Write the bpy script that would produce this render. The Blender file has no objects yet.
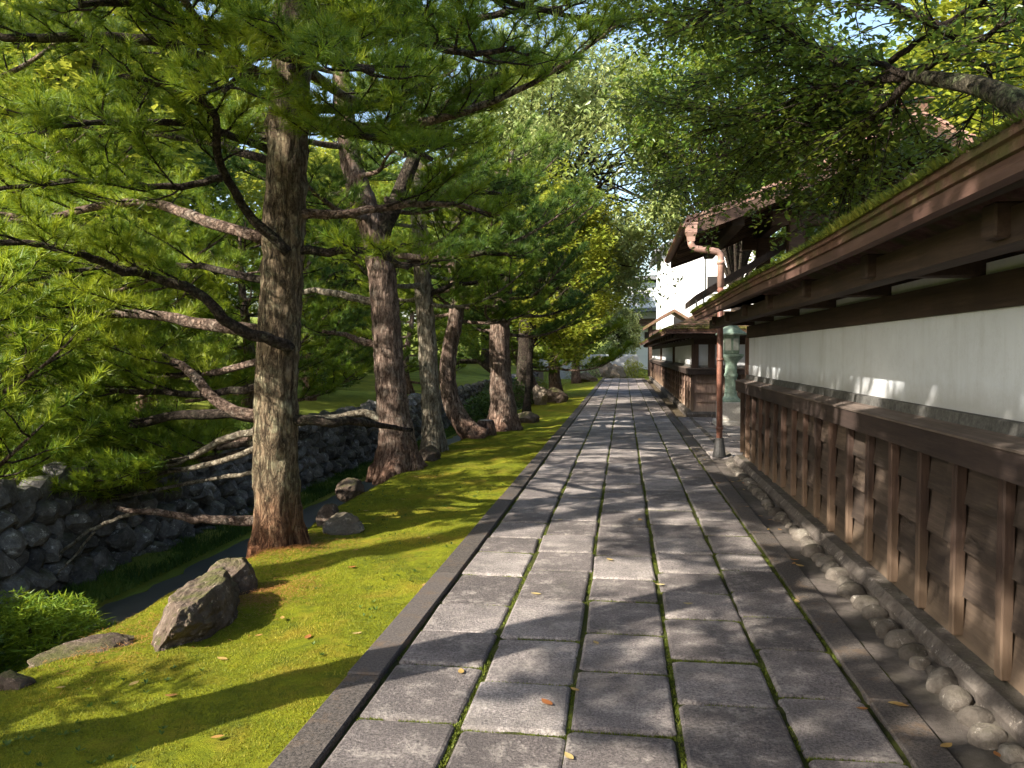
import bpy, math
import numpy as np
from math import radians as R, sin, cos, pi

# ------------------------------------------------------------------ camera, world, sun, exposure
S = bpy.context.scene
COL = S.collection
CAM = np.array([0.0, 0.0, 1.6]); FPX = 829.0
YAW, PITCH = R(7.68), R(2.14)
cd = bpy.data.cameras.new('camera'); cam = bpy.data.objects.new('camera', cd); COL.objects.link(cam)
cd.sensor_width = 36.0; cd.lens = FPX / 1024 * 36.0; cd.clip_end = 2000; cd.clip_start = 0.05
cam.location = CAM; cam.rotation_euler = (pi / 2 - PITCH, 0, YAW)
S.camera = cam
SUN_EL = R(33.0); SUN_DX, SUN_DY = 0.74, 0.67          # the light travels towards +X (right) and +Y (away)
W = bpy.data.worlds.new('World'); S.world = W; W.use_nodes = True
wn = W.node_tree.nodes; wl = W.node_tree.links
sky = wn.new('ShaderNodeTexSky'); sky.sky_type = 'NISHITA'; sky.sun_disc = False
sky.sun_elevation = SUN_EL; sky.sun_rotation = math.atan2(-SUN_DX, -SUN_DY)
sky.air_density = 1.1; sky.dust_density = 2.2
wl.new(sky.outputs[0], wn['Background'].inputs[0]); wn['Background'].inputs[1].default_value = 0.135
ld = bpy.data.lights.new('sun', 'SUN'); ld.energy = 5.0; ld.angle = R(0.55); ld.color = (1.0, 0.93, 0.82)
sun = bpy.data.objects.new('sun', ld); COL.objects.link(sun)
from mathutils import Vector
hn = math.hypot(SUN_DX, SUN_DY)
LDIR = Vector((SUN_DX / hn * cos(SUN_EL), SUN_DY / hn * cos(SUN_EL), -sin(SUN_EL)))
sun.rotation_euler = LDIR.to_track_quat('-Z', 'Y').to_euler()
S.view_settings.view_transform = 'Standard'; S.view_settings.look = 'None'
S.view_settings.exposure = 1.5; S.view_settings.gamma = 1.0
S.cycles.max_bounces = 5; S.cycles.transparent_max_bounces = 4
S.cycles.diffuse_bounces = 3; S.cycles.use_denoising = True
S.cycles.use_adaptive_sampling = True; S.cycles.adaptive_threshold = 0.02

# ------------------------------------------------------------------ measuring helpers
_r = np.array([cos(YAW), sin(YAW), 0]); _f = np.array([-sin(YAW) * cos(PITCH), cos(YAW) * cos(PITCH), -sin(PITCH)])
_u = np.array([-sin(YAW) * sin(PITCH), cos(YAW) * sin(PITCH), cos(PITCH)])
def ray(px, py): return _f * FPX + _r * (px - 512) + _u * (384 - py)
def at(px, py, Y):
    d = ray(px, py); return CAM + d * (Y / d[1])
def on_z(px, py, z=0.0):
    d = ray(px, py); return CAM + d * ((z - CAM[2]) / d[2])

# ------------------------------------------------------------------ numpy mesh helpers
def hash3(i, j, k, seed):
    n = (i * 374761393 + j * 668265263 + k * 2147483647 + seed * 974711) & 0xFFFFFFFF
    n = ((n ^ (n >> 13)) * 1274126177) & 0xFFFFFFFF
    n = n ^ (n >> 16)
    return (n & 0xFFFFFF) / float(0xFFFFFF)
def noise(P, seed=0):
    P = np.asarray(P, float); I = np.floor(P).astype(np.int64); F = P - I; F = F * F * (3 - 2 * F)
    out = 0
    for a in (0, 1):
        for b in (0, 1):
            for c in (0, 1):
                w = (F[:, 0] if a else 1 - F[:, 0]) * (F[:, 1] if b else 1 - F[:, 1]) * (F[:, 2] if c else 1 - F[:, 2])
                out = out + w * hash3(I[:, 0] + a, I[:, 1] + b, I[:, 2] + c, seed)
    return out * 2 - 1
def fbm(P, seed=0, oct=4):
    P = np.asarray(P, float); v = 0; a = 1.0
    for o in range(oct):
        v = v + a * noise(P * (2 ** o), seed + o); a *= 0.5
    return v
def unit(a): return a / (np.linalg.norm(a, axis=-1, keepdims=True) + 1e-9)

class MB:
    def __init__(s): s.V = []; s.T = []; s.Q = []; s.vT = []; s.vQ = []; s.n = 0; s.N = []; s.nT=[]; 
    def add(s, V, T=None, Q=None, var=0.5):
        V = np.asarray(V, float).reshape(-1, 3)
        for F, L, vv in ((T, s.T, s.vT), (Q, s.Q, s.vQ)):
            if F is not None and len(F):
                F = np.asarray(F, np.int64); L.append(F + s.n)
                vv.append(np.broadcast_to(np.asarray(var, float), (len(F),)).copy())
        s.V.append(V); s.n += len(V); return s
    def data(s):
        return s
    def box(s, c, size, var=.5, rot=0.0, ch=0.0):
        hx, hy, hz = np.array(size) / 2.0
        if ch <= 0:
            V = np.array([(x, y, z) for z in (-hz, hz) for y in (-hy, hy) for x in (-hx, hx)])
            Q = [(0, 2, 3, 1), (4, 5, 7, 6), (0, 1, 5, 4), (2, 6, 7, 3), (0, 4, 6, 2), (1, 3, 7, 5)]
            T = None
        else:
            e = ch; V = []
            for z in (-1, 1):
                for y in (-1, 1):
                    for x in (-1, 1):
                        V += [(x * hx, y * (hy - e), z * (hz - e)), (x * (hx - e), y * hy, z * (hz - e)), (x * (hx - e), y * (hy - e), z * hz)]
            V = np.array(V)
            idx = lambda x, y, z, a: ((z * 2 + y) * 2 + x) * 3 + a
            Q = []; T = []
            for x in (0, 1):
                q = [idx(x, 0, 0, 0), idx(x, 1, 0, 0), idx(x, 1, 1, 0), idx(x, 0, 1, 0)]; Q.append(q if x else q[::-1])
            for y in (0, 1):
                q = [idx(0, y, 0, 1), idx(0, y, 1, 1), idx(1, y, 1, 1), idx(1, y, 0, 1)]; Q.append(q if y else q[::-1])
            for z in (0, 1):
                q = [idx(0, 0, z, 2), idx(1, 0, z, 2), idx(1, 1, z, 2), idx(0, 1, z, 2)]; Q.append(q if z else q[::-1])
            for z in (0, 1):
                for y in (0, 1):
                    q = [idx(0, y, z, 1), idx(0, y, z, 2), idx(1, y, z, 2), idx(1, y, z, 1)]; Q.append(q[::-1] if (y ^ z) else q)
            for z in (0, 1):
                for x in (0, 1):
                    q = [idx(x, 0, z, 0), idx(x, 1, z, 0), idx(x, 1, z, 2), idx(x, 0, z, 2)]; Q.append(q[::-1] if (x ^ z ^ 1) == 0 else q)
            for y in (0, 1):
                for x in (0, 1):
                    q = [idx(x, y, 0, 0), idx(x, y, 0, 1), idx(x, y, 1, 1), idx(x, y, 1, 0)]; Q.append(q[::-1] if (x ^ y ^ 1) == 0 else q)
            for z in (0, 1):
                for y in (0, 1):
                    for x in (0, 1):
                        t = [idx(x, y, z, 0), idx(x, y, z, 1), idx(x, y, z, 2)]; T.append(t if (x + y + z) % 2 else t[::-1])
        if np.isscalar(rot):
            if rot:
                c_, s_ = cos(rot), sin(rot); V = V @ np.array([[c_, s_, 0], [-s_, c_, 0], [0, 0, 1]])
        else: V = V @ np.asarray(rot)
        return s.add(V + np.array(c), T, Q, var)
    def tube(s, P, rad, n=8, var=.5, cap=True, wob=0.0, seed=0):
        P = np.asarray(P, float); m = len(P); rad = np.broadcast_to(np.asarray(rad, float), (m,))
        t = unit(np.gradient(P, axis=0)); ref = np.array([0.0, 0, 1]) if abs(t[0, 2]) < .8 else np.array([1.0, 0, 0])
        a = np.cross(t, ref)
        for i in range(1, m):
            if a[i] @ a[i - 1] < 0: a[i] = -a[i]
        a = unit(a); b = np.cross(t, a)
        th = np.linspace(0, 2 * pi, n, endpoint=False)
        ring = a[:, None] * np.cos(th)[None, :, None] + b[:, None] * np.sin(th)[None, :, None]
        rr = rad[:, None, None]
        V = (P[:, None] + ring * rr)
        if wob:
            fl = V.reshape(-1, 3); w = fbm(fl * 9.0, seed) * .6 + fbm(fl * 28.0 * np.array([1, 1, .35]), seed + 9, 2) * .5
            V = V + ring * (rr * wob * w.reshape(m, n, 1))
        V = V.reshape(-1, 3)
        i = np.arange(m - 1)[:, None] * n; j = np.arange(n)[None]; j2 = (j + 1) % n
        Q = np.stack([i + j, i + j2, i + n + j2, i + n + j], -1).reshape(-1, 4)
        s.add(V, None, Q, var)
        if cap:
            k = s.n
            s.add(np.array([P[0], P[-1]]))
            T = [(k - m * n + (q + 1) % n, k - m * n + q, k) for q in range(n)] + [(k - n + q, k - n + (q + 1) % n, k + 1) for q in range(n)]
            s.T.append(np.array(T)); s.vT.append(np.full(len(T), float(var)))
        return s
    def lathe(s, prof, c, n=24, var=.5):
        prof = np.array(prof, float); th = np.linspace(0, 2 * pi, n, endpoint=False) + pi / n
        V = np.stack([prof[:, None, 0] * np.cos(th), prof[:, None, 0] * np.sin(th), np.repeat(prof[:, 1:2], n, 1)], -1) + np.array(c)
        m = len(prof); i = np.arange(m - 1)[:, None] * n; j = np.arange(n)[None]; j2 = (j + 1) % n
        return s.add(V.reshape(-1, 3), None, np.stack([i + j, i + j2, i + n + j2, i + n + j], -1).reshape(-1, 4), var)
    def grid(s, X, Y, Z, var=.5):       # 2-D arrays
        m, n = X.shape; V = np.stack([X, Y, Z], -1).reshape(-1, 3)
        i = np.arange(m - 1)[:, None] * n; j = np.arange(n - 1)[None]
        return s.add(V, None, np.stack([i + j, i + j + 1, i + n + j + 1, i + n + j], -1).reshape(-1, 4), var)
    def build(s, name, m, parent=None, smooth=False):
        me = bpy.data.meshes.new(name)
        V = np.concatenate(s.V) if s.V else np.zeros((0, 3))
        if parent is not None:
            o = parent; off = np.zeros(3)
            while o is not None: off += np.array(o.location); o = o.parent
            V = V - off
        T = np.concatenate(s.T) if s.T else np.zeros((0, 3), np.int64); Q = np.concatenate(s.Q) if s.Q else np.zeros((0, 4), np.int64)
        nl = T.size + Q.size; npo = len(T) + len(Q)
        me.vertices.add(len(V)); me.vertices.foreach_set('co', V.astype(np.float32).ravel())
        me.loops.add(nl); me.loops.foreach_set('vertex_index', np.concatenate([T.ravel(), Q.ravel()]).astype(np.int32))
        me.polygons.add(npo)
        ls = np.concatenate([np.arange(len(T)) * 3, T.size + np.arange(len(Q)) * 4]).astype(np.int32)
        me.polygons.foreach_set('loop_start', ls)
        me.polygons.foreach_set('use_smooth', np.full(npo, bool(smooth)))
        me.update(calc_edges=True)
        at_ = me.attributes.new('var', 'FLOAT', 'FACE')
        at_.data.foreach_set('value', np.concatenate(s.vT + s.vQ + [np.zeros(0)]).astype(np.float32))
        me.validate()
        me.materials.append(m)
        o = bpy.data.objects.new(name, me); COL.objects.link(o)
        if parent is not None: o.parent = parent
        return o

def tag(o, label=None, cat=None, group=None, kind=None):
    if label: o['label'] = label
    if cat: o['category'] = cat
    if group: o['group'] = group
    if kind: o['kind'] = kind
    return o
def thing(name, label, cat, loc=(0, 0, 0), group=None):
    o = bpy.data.objects.new(name, None); COL.objects.link(o); o.location = loc; o.empty_display_size = .2
    return tag(o, label, cat, group)
def copy_tree(o, parent=None):
    c = o.copy(); COL.objects.link(c)
    if parent is not None: c.parent = parent
    for ch in list(o.children): copy_tree(ch, c)
    return c

# ------------------------------------------------------------------ material helpers
class NT:
    def __init__(s, name):
        s.m = bpy.data.materials.new(name); s.m.use_nodes = True; s.t = s.m.node_tree
        s.b = s.t.nodes['Principled BSDF']; s.out = s.t.nodes['Material Output']
        s.tc = s.t.nodes.new('ShaderNodeTexCoord'); s.P = s.tc.outputs['Object']
    def put(s, sock, v):
        if hasattr(v, 'is_linked'): s.t.links.new(v, sock)
        elif isinstance(v, tuple) and len(v) == 3 and sock.type == 'RGBA': sock.default_value = (*v, 1)
        else: sock.default_value = v
    def n(s, ty, props=None, **ins):
        x = s.t.nodes.new('ShaderNode' + ty)
        for k, v in (props or {}).items(): setattr(x, k, v)
        for k, v in ins.items(): s.put(x.inputs[k.replace('_', ' ')], v)
        return x
    def noise(s, scale, detail=6, rough=.6, vec=None, dist=0.0):
        return s.n('TexNoise', Scale=scale, Detail=detail, Roughness=rough, Distortion=dist, Vector=vec or s.P).outputs[0]
    def voro(s, scale, feat='F1', out='Distance', vec=None, rnd=1.0):
        return s.n('TexVoronoi', {'feature': feat}, Scale=scale, Randomness=rnd, Vector=vec or s.P).outputs[out]
    def mapp(s, scale, rot=(0, 0, 0)):
        return s.n('Mapping', Vector=s.P, Scale=scale, Rotation=rot).outputs[0]
    def ramp(s, fac, stops, interp='LINEAR'):
        x = s.n('ValToRGB', Fac=fac); e = x.color_ramp.elements; x.color_ramp.interpolation = interp
        while len(e) < len(stops): e.new(0.5)
        for i, (p, c) in enumerate(stops):
            e[i].position = p; e[i].color = (*c, 1) if isinstance(c, tuple) else (c, c, c, 1)
        return x.outputs[0]
    def mix(s, fac, a, b, mode='MIX'):
        x = s.n('Mix', {'data_type': 'RGBA', 'blend_type': mode})
        s.put(x.inputs[0], fac); s.put(x.inputs[6], a); s.put(x.inputs[7], b); return x.outputs[2]
    def math(s, op, a, b=0.0, clamp=False):
        x = s.n('Math', {'operation': op, 'use_clamp': clamp}); s.put(x.inputs[0], a); s.put(x.inputs[1], b); return x.outputs[0]
    def attr(s, name='var'): return s.n('Attribute', {'attribute_name': name}).outputs['Fac']
    def axis(s, i, vec=None): return s.n('SeparateXYZ', Vector=vec or s.P).outputs[i]
    def wpos(s): return s.n('NewGeometry').outputs['Position']
    def bump(s, h, strength=.5, dist=.02, nrm=None):
        x = s.n('Bump', Height=h, Strength=strength, Distance=dist)
        if nrm: s.put(x.inputs['Normal'], nrm)
        return x.outputs[0]
    def fin(s, col, rough=.8, nrm=None, spec=.3, metal=0.0):
        s.put(s.b.inputs['Base Color'], col); s.put(s.b.inputs['Roughness'], rough)
        s.b.inputs['Specular IOR Level'].default_value = spec; s.b.inputs['Metallic'].default_value = metal
        if nrm: s.put(s.b.inputs['Normal'], nrm)
        return s.m

def leaf_mat(name, c0, c1, c2, trans=.4, rough=.5, spec=.3):
    g = NT(name); a = g.attr()
    col = g.ramp(a, [(0, c0), (.5, c1), (1, c2)])
    g.fin(col, rough, None, spec)
    tr = g.n('BsdfTranslucent', Color=g.mix(.5, col, tuple(min(1, x * 1.5) for x in c2)))
    mx = g.n('MixShader'); g.put(mx.inputs[0], trans); g.t.links.new(g.b.outputs[0], mx.inputs[1]); g.t.links.new(tr.outputs[0], mx.inputs[2])
    g.t.links.new(mx.outputs[0], g.out.inputs[0]); return g.m

M = {}
M['needle'] = leaf_mat('pine_needles', (.050, .110, .012), (.125, .210, .016), (.290, .335, .022), .38, .45)
M['needle_dark'] = leaf_mat('dark_pine_needles', (.035, .080, .016), (.075, .140, .020), (.150, .210, .024), .32, .45)
M['leaf'] = leaf_mat('broad_leaves', (.035, .080, .014), (.080, .145, .019), (.230, .265, .036), .42, .38, .4)
M['leaf_pale'] = leaf_mat('pale_glossy_leaves', (.110, .170, .050), (.220, .280, .090), (.380, .400, .150), .34, .3, .6)
M['leaf_yellow'] = leaf_mat('yellow_green_leaves', (.130, .190, .018), (.240, .290, .028), (.400, .380, .050), .45, .5)
M['leaf_bush'] = leaf_mat('bush_leaves', (.025, .060, .014), (.050, .095, .018), (.090, .140, .025), .25, .45)
M['dry_leaf'] = leaf_mat('dry_leaves', (.32, .10, .03), (.40, .26, .08), (.50, .42, .20), .2, .6)
M['joint_blade'] = leaf_mat('joint_moss_blades', (.060, .085, .010), (.110, .140, .012), (.170, .190, .020), .3, .7)
M['moss_blade'] = leaf_mat('moss_blades', (.080, .110, .010), (.185, .192, .013), (.310, .265, .024), .3, .7)
M['grass_blade'] = leaf_mat('grass_blades', (.030, .070, .012), (.060, .120, .016), (.110, .160, .025), .3, .6)

def bark(name, dark, mid, pale, lich, base_red=0.0, lichen=.5, st=.22):
    g = NT(name)
    v = g.mapp((1, 1, st))
    n0 = g.n('TexNoise', Scale=9.0, Detail=5, Roughness=.65, Vector=v).outputs['Color']
    vm = g.n('VectorMath', {'operation': 'MULTIPLY_ADD'}); g.put(vm.inputs[0], n0); vm.inputs[1].default_value = (.16, .16, .16); g.put(vm.inputs[2], v)
    ridge = g.noise(24, 9, .68, vm.outputs[0]); ed = g.voro(15, 'DISTANCE_TO_EDGE', vec=vm.outputs[0])
    crack = g.math('MULTIPLY', g.ramp(ridge, [(.34, 0.0), (.50, .85), (.66, 1.0)]), g.ramp(ed, [(0, .35), (.10, .85), (.22, 1.0)]))
    n1 = g.noise(3.0, 8, .7); n2 = g.noise(34, 8, .75)
    col = g.mix(g.ramp(n2, [(.3, 0.0), (.7, 1.0)]), mid, pale)
    col = g.mix(g.ramp(g.noise(8, 6, .7, v), [(.42, .0), (.66, .6)]), col, tuple(x * .5 for x in mid))
    col = g.mix(g.math('MULTIPLY', g.ramp(g.noise(4.5, 10, .82), [(.5, 0.0), (.60, 1.0)]), lichen), col, lich)
    col = g.mix(crack, dark, col)
    if base_red:
        zf = g.ramp(g.math('ADD', g.axis(2), g.math('MULTIPLY', n1, .5)), [(.30, 1.0), (.85, 0.0)])
        col = g.mix(g.math('MULTIPLY', zf, base_red), col, g.mix(crack, (.06, .022, .012), (.30, .11, .05)))
    h = g.math('ADD', crack, g.math('MULTIPLY', n2, .5))
    return g.fin(col, .92, g.bump(h, 1.0, .035), .12)
M['bark_near'] = bark('mossy_pine_bark', (.022, .015, .010), (.16, .105, .065), (.38, .30, .19), (.42, .40, .25), .7, .65)
M['bark'] = bark('red_pine_bark', (.035, .02, .015), (.20, .125, .09), (.44, .33, .26), (.40, .37, .30), .3, .45)
M['bark_limb'] = bark('pine_limb_bark', (.035, .02, .015), (.20, .125, .09), (.44, .33, .26), (.40, .37, .30), 0, .45, 1.0)
M['bark_limb_pale'] = bark('pale_limb_bark', (.06, .045, .03), (.30, .24, .17), (.50, .44, .33), (.5, .5, .4), 0, .6, 1.0)
M['bark_pale'] = bark('pale_bark', (.06, .045, .03), (.30, .24, .17), (.50, .44, .33), (.5, .5, .4), 0, .6)
M['bark_dark'] = bark('dark_branch_bark', (.012, .009, .007), (.055, .040, .030), (.13, .10, .08), (.16, .18, .10), 0, .35, 1.0)
M['bark_moss'] = bark('mossy_branch_bark', (.02, .018, .012), (.09, .075, .05), (.16, .14, .10), (.15, .19, .08), 0, .9, .8)

def m_slab():
    g = NT('granite_slabs'); P = g.wpos(); a = g.attr()
    base = g.ramp(a, [(0, (.130, .110, .102)), (.5, (.225, .192, .178)), (1, (.36, .315, .288))])
    fine = g.noise(75, 6, .9, P); grain = g.ramp(fine, [(.38, .30), (.5, .95), (.62, 1.75)])
    col = g.mix(1.0, base, grain, 'MULTIPLY')
    blotch = g.ramp(g.noise(5.5, 9, .75, P, .15), [(.5, 0.0), (.60, 1.0)])
    mid = g.noise(45, 5, .7, P)
    lich = g.math('MULTIPLY', blotch, g.ramp(mid, [(.38, 0.0), (.55, .75)]))
    lich = g.math('MAXIMUM', lich, g.math('MULTIPLY', g.ramp(g.voro(26, vec=P), [(.10, 1.0), (.16, 0.0)]), g.ramp(g.noise(3.7, 5, .6, P), [(.45, 0.0), (.6, .55)])))
    col = g.mix(lich, col, (.44, .39, .34))
    stain = g.ramp(g.noise(2.1, 6, .7, P), [(.40, .5), (.58, 0.0)])
    col = g.mix(stain, col, (.055, .048, .046))
    gm = g.math('MULTIPLY', g.ramp(g.noise(3.3, 6, .7, P), [(.60, 0.0), (.75, 1.0)]), .35)
    col = g.mix(gm, col, (.10, .105, .04))
    h = g.math('ADD', fine, g.math('MULTIPLY', mid, 1.5))
    return g.fin(col, .78, g.bump(h, .9, .010), .3)
M['slab'] = m_slab()
def m_kerb():
    g = NT('kerb_stone'); P = g.wpos(); a = g.attr()
    fine = g.noise(70, 6, .9, P)
    col = g.mix(g.ramp(fine, [(.41, 0.0), (.59, 1.0)]), (.014, .012, .010), (.125, .105, .090))
    col = g.mix(g.math('MULTIPLY', a, .35), col, (.13, .11, .10))
    col = g.mix(g.ramp(g.noise(4, 8, .8, P), [(.52, 0.0), (.66, .75)]), col, (.13, .085, .05))
    return g.fin(col, .85, g.bump(fine, .7, .006), .3)
M['kerb'] = m_kerb()
def m_soil(name, c0, c1, c2, sc=14, b=.5):
    g = NT(name); P = g.wpos(); n1 = g.noise(sc, 9, .75, P); n2 = g.noise(1.3, 5, .6, P)
    col = g.mix(g.ramp(n1, [(.3, 0.0), (.7, 1.0)]), c0, c1); col = g.mix(g.ramp(n2, [(.42, 0.0), (.65, .8)]), col, c2)
    return g.fin(col, .92, g.bump(g.math('ADD', n1, g.noise(sc * 9, 4, .7, P)), b, .02), .2)
M['sand'] = m_soil('gutter_sand', (.085, .070, .060), (.175, .148, .128), (.06, .055, .035), 22, .7)
M['joint'] = m_soil('mossy_joint', (.025, .023, .012), (.075, .085, .014), (.11, .13, .015), 22, 1.0)
M['soil'] = m_soil('garden_soil', (.07, .05, .03), (.13, .10, .06), (.08, .09, .02), 8, .6)
M['lawn'] = m_soil('garden_grass', (.12, .16, .025), (.20, .235, .035), (.30, .27, .055), 5, .8)
def m_moss():
    g = NT('moss'); P = g.wpos()
    n1 = g.noise(9, 9, .75, P); n2 = g.noise(1.6, 5, .65, P); n3 = g.noise(120, 4, .75, P)
    col = g.mix(g.ramp(n1, [(.32, 0.0), (.68, 1.0)]), (.120, .150, .010), (.260, .270, .014))
    col = g.mix(g.ramp(n2, [(.52, 0.0), (.68, .8)]), col, (.31, .21, .03))
    col = g.mix(g.ramp(g.noise(3.1, 7, .7, P), [(.55, 0.0), (.70, .85)]), col, (.060, .085, .012))
    col = g.mix(g.ramp(g.noise(2.3, 8, .75, g.n('Mapping', Vector=P, Location=(7, 3, 1)).outputs[0]), [(.60, 0.0), (.70, .7)]), col, (.13, .075, .025))
    col = g.mix(1.0, col, g.ramp(n3, [(.25, .5), (.75, 1.35)]), 'MULTIPLY')
    x = g.axis(0, P)
    edge = g.ramp(g.math('ADD', x, g.math('MULTIPLY', n1, .5)), [(0, 0.0), (1, 1.0)])
    bank = g.n('MapRange', Value=g.math('ADD', x, g.math('MULTIPLY', n1, .35))); bank.inputs[1].default_value = -3.12; bank.inputs[2].default_value = -2.92
    bank.inputs[3].default_value = 1; bank.inputs[4].default_value = 0
    col = g.mix(g.math('MULTIPLY', bank.outputs[0], .75), col, (.075, .06, .025))
    return g.fin(col, .95, g.bump(g.math('ADD', g.math('MULTIPLY', n3, .6), n1), 1.0, .03), .1)
M['moss'] = m_moss()
def m_rock(name, dark, mid, pale, moss=.35):
    g = NT(name); P = g.wpos()
    n1 = g.noise(5, 10, .75, P); n2 = g.noise(38, 6, .75, P)
    col = g.ramp(n1, [(.3, dark), (.52, mid), (.72, pale)])
    col = g.mix(g.ramp(n2, [(.35, .45), (.6, 0.0)]), col, dark)
    col = g.mix(g.ramp(g.noise(11, 8, .8, P), [(.58, 0.0), (.64, .8)]), col, tuple(min(.6, x * 1.7) for x in pale))
    up = g.axis(2, g.n('NewGeometry').outputs['Normal'])
    mm = g.math('MULTIPLY', g.ramp(up, [(.55, 0.0), (.95, 1.0)]), g.ramp(g.noise(4, 6, .7, P), [(.42, 0.0), (.6, moss)]))
    col = g.mix(mm, col, (.085, .10, .02))
    a = g.attr(); col = g.mix(1.0, col, g.ramp(a, [(0, .6), (1, 1.4)]), 'MULTIPLY')
    return g.fin(col, .93, g.bump(g.math('ADD', n1, g.math('MULTIPLY', n2, .4)), .8, .04), .08)
M['rock'] = m_rock('garden_rock', (.035, .026, .020), (.125, .092, .070), (.26, .205, .16), .6)
M['rock_pale'] = m_rock('pale_rock', (.09, .07, .055), (.21, .17, .13), (.34, .285, .22), .3)
M['wallstone'] = m_rock('retaining_wall_stone', (.045, .041, .038), (.165, .155, .148), (.36, .345, .325), .5)
M['cobble'] = m_rock('round_cobbles', (.06, .05, .042), (.14, .12, .10), (.22, .20, .17), .1)
M['foundation'] = m_rock('foundation_mortar', (.06, .05, .042), (.13, .11, .095), (.20, .175, .15), .15)

def m_wood(name, dark, mid, pale, along='z', foot=None, rough=.75, sc=1.0):
    g = NT(name); k = {'x': (.06, 1, 1), 'y': (1, .06, 1), 'z': (1, 1, .06)}[along]
    v = g.mapp(tuple(c * sc for c in k)); a = g.attr()
    off = g.n('VectorMath', {'operation': 'ADD'}); g.put(off.inputs[0], v)
    cx = g.n('CombineXYZ', X=g.math('MULTIPLY', a, 37.0), Y=g.math('MULTIPLY', a, 11.0), Z=g.math('MULTIPLY', a, 23.0)); g.put(off.inputs[1], cx.outputs[0])
    gr = g.noise(32, 8, .7, off.outputs[0]); g2 = g.noise(6, 6, .65, off.outputs[0]); bl = g.noise(2.4, 5, .6)
    col = g.ramp(g.math('ADD', g.math('MULTIPLY', gr, .6), g.math('MULTIPLY', g2, .45)), [(.32, dark), (.53, mid), (.74, pale)])
    col = g.mix(g.ramp(bl, [(.42, .0), (.7, .55)]), col, dark)
    col = g.mix(1.0, col, g.ramp(a, [(0, .5), (1, 1.45)]), 'MULTIPLY')
    if foot:
        zf = g.math('ADD', g.axis(2), g.math('MULTIPLY', g.noise(7, 5, .7, off.outputs[0]), .5))
        f = g.n('MapRange', Value=zf); f.inputs[1].default_value = foot[0]; f.inputs[2].default_value = foot[1]; f.inputs[3].default_value = foot[3]; f.inputs[4].default_value = 0
        col = g.mix(f.outputs[0], col, foot[2])
    return g.fin(col, rough, g.bump(gr, .55, .006), .3)
M['batten'] = m_wood('batten_wood', (.020, .012, .009), (.062, .036, .026), (.14, .085, .06), 'z', (.30, .90, (.25, .17, .11), .7))
M['board'] = m_wood('weathered_boards', (.020, .014, .011), (.060, .042, .031), (.135, .098, .072), 'y', (.30, .60, (.22, .155, .10), .55))
M['board_x'] = m_wood('weathered_boards_end', (.045, .025, .02), (.12, .065, .045), (.24, .16, .11), 'x', (.30, .62, (.26, .20, .13), .7))
M['board2'] = m_wood('pale_weathered_boards', (.10, .06, .045), (.25, .16, .115), (.42, .31, .24), 'z', (.2, .6, (.45, .36, .27), .6))
M['rail'] = m_wood('dark_rail_wood', (.016, .010, .009), (.040, .026, .021), (.085, .060, .048), 'y')
M['cap'] = m_wood('ledge_wood', (.05, .038, .031), (.12, .092, .076), (.21, .17, .145), 'y')
M['beam'] = m_wood('dark_beam', (.020, .013, .010), (.050, .032, .023), (.095, .062, .045), 'y')
M['soffit'] = m_wood('soffit_boards', (.035, .024, .018), (.075, .050, .036), (.13, .09, .065), 'x')
M['fascia'] = m_wood('eave_edge', (.05, .026, .020), (.12, .066, .050), (.23, .145, .115), 'y', None, .65)
M['gatewood'] = m_wood('gate_timber', (.035, .020, .014), (.085, .050, .034), (.16, .10, .07), 'x')
def m_shingle(name, c0, c1, c2, moss=.4):
    g = NT(name); P = g.wpos(); n1 = g.noise(6, 9, .75, P); n2 = g.noise(60, 5, .7, P); a = g.attr()
    col = g.ramp(n1, [(.3, c0), (.5, c1), (.72, c2)]); col = g.mix(1.0, col, g.ramp(a, [(0, .7), (1, 1.3)]), 'MULTIPLY')
    col = g.mix(g.ramp(g.noise(2.2, 8, .7, P), [(.48, 0.0), (.62, moss)]), col, (.08, .10, .02))
    return g.fin(col, .85, g.bump(g.math('ADD', n1, n2), .7, .02), .2)
M['shingle'] = m_shingle('cedar_shingles', (.06, .032, .024), (.16, .085, .06), (.28, .17, .13), .7)
M['gateroof'] = m_shingle('weathered_red_shingles', (.18, .09, .07), (.34, .20, .16), (.48, .33, .28), .3)
M['greyroof'] = m_shingle('grey_tiles', (.10, .10, .11), (.19, .19, .2), (.3, .3, .31), 0)
def m_plaster(name, c, dirty=.35):
    g = NT(name); P = g.wpos(); n1 = g.noise(1.2, 6, .6, P); st = g.noise(4, 7, .7, g.n('Mapping', Vector=P, Scale=(1, 1, .12)).outputs[0])
    col = g.mix(g.math('MULTIPLY', g.ramp(n1, [(.35, 0.0), (.7, 1.0)]), dirty), c, tuple(x * .72 for x in c))
    col = g.mix(g.ramp(st, [(.5, 0.0), (.72, dirty * .7)]), col, (c[0] * .55, c[1] * .53, c[2] * .48))
    zz = g.n('MapRange', Value=g.math('SUBTRACT', g.axis(2, P), g.math('MULTIPLY', g.noise(3.5, 8, .75, P), .22))); zz.inputs[1].default_value = 1.20; zz.inputs[2].default_value = 1.34; zz.inputs[3].default_value = dirty; zz.inputs[4].default_value = 0
    col = g.mix(zz.outputs[0], col, (.30, .28, .25))
    crk = g.math('MULTIPLY', g.ramp(g.voro(1.6, 'DISTANCE_TO_EDGE', vec=g.n('VectorMath', {'operation': 'ADD'}).outputs[0]) if False else g.noise(2.2, 12, .8, P), [(.493, 0.0), (.5, .5), (.507, 0.0)]), dirty)
    col = g.mix(crk, col, (.25, .24, .22))
    return g.fin(col, .85, g.bump(g.noise(90, 5, .7, P), .12, .004), .2)
M['plaster'] = m_plaster('white_plaster', (.64, .67, .71), .55)
M['plaster_clean'] = m_plaster('bright_white_plaster', (.82, .81, .79), .1)
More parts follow.
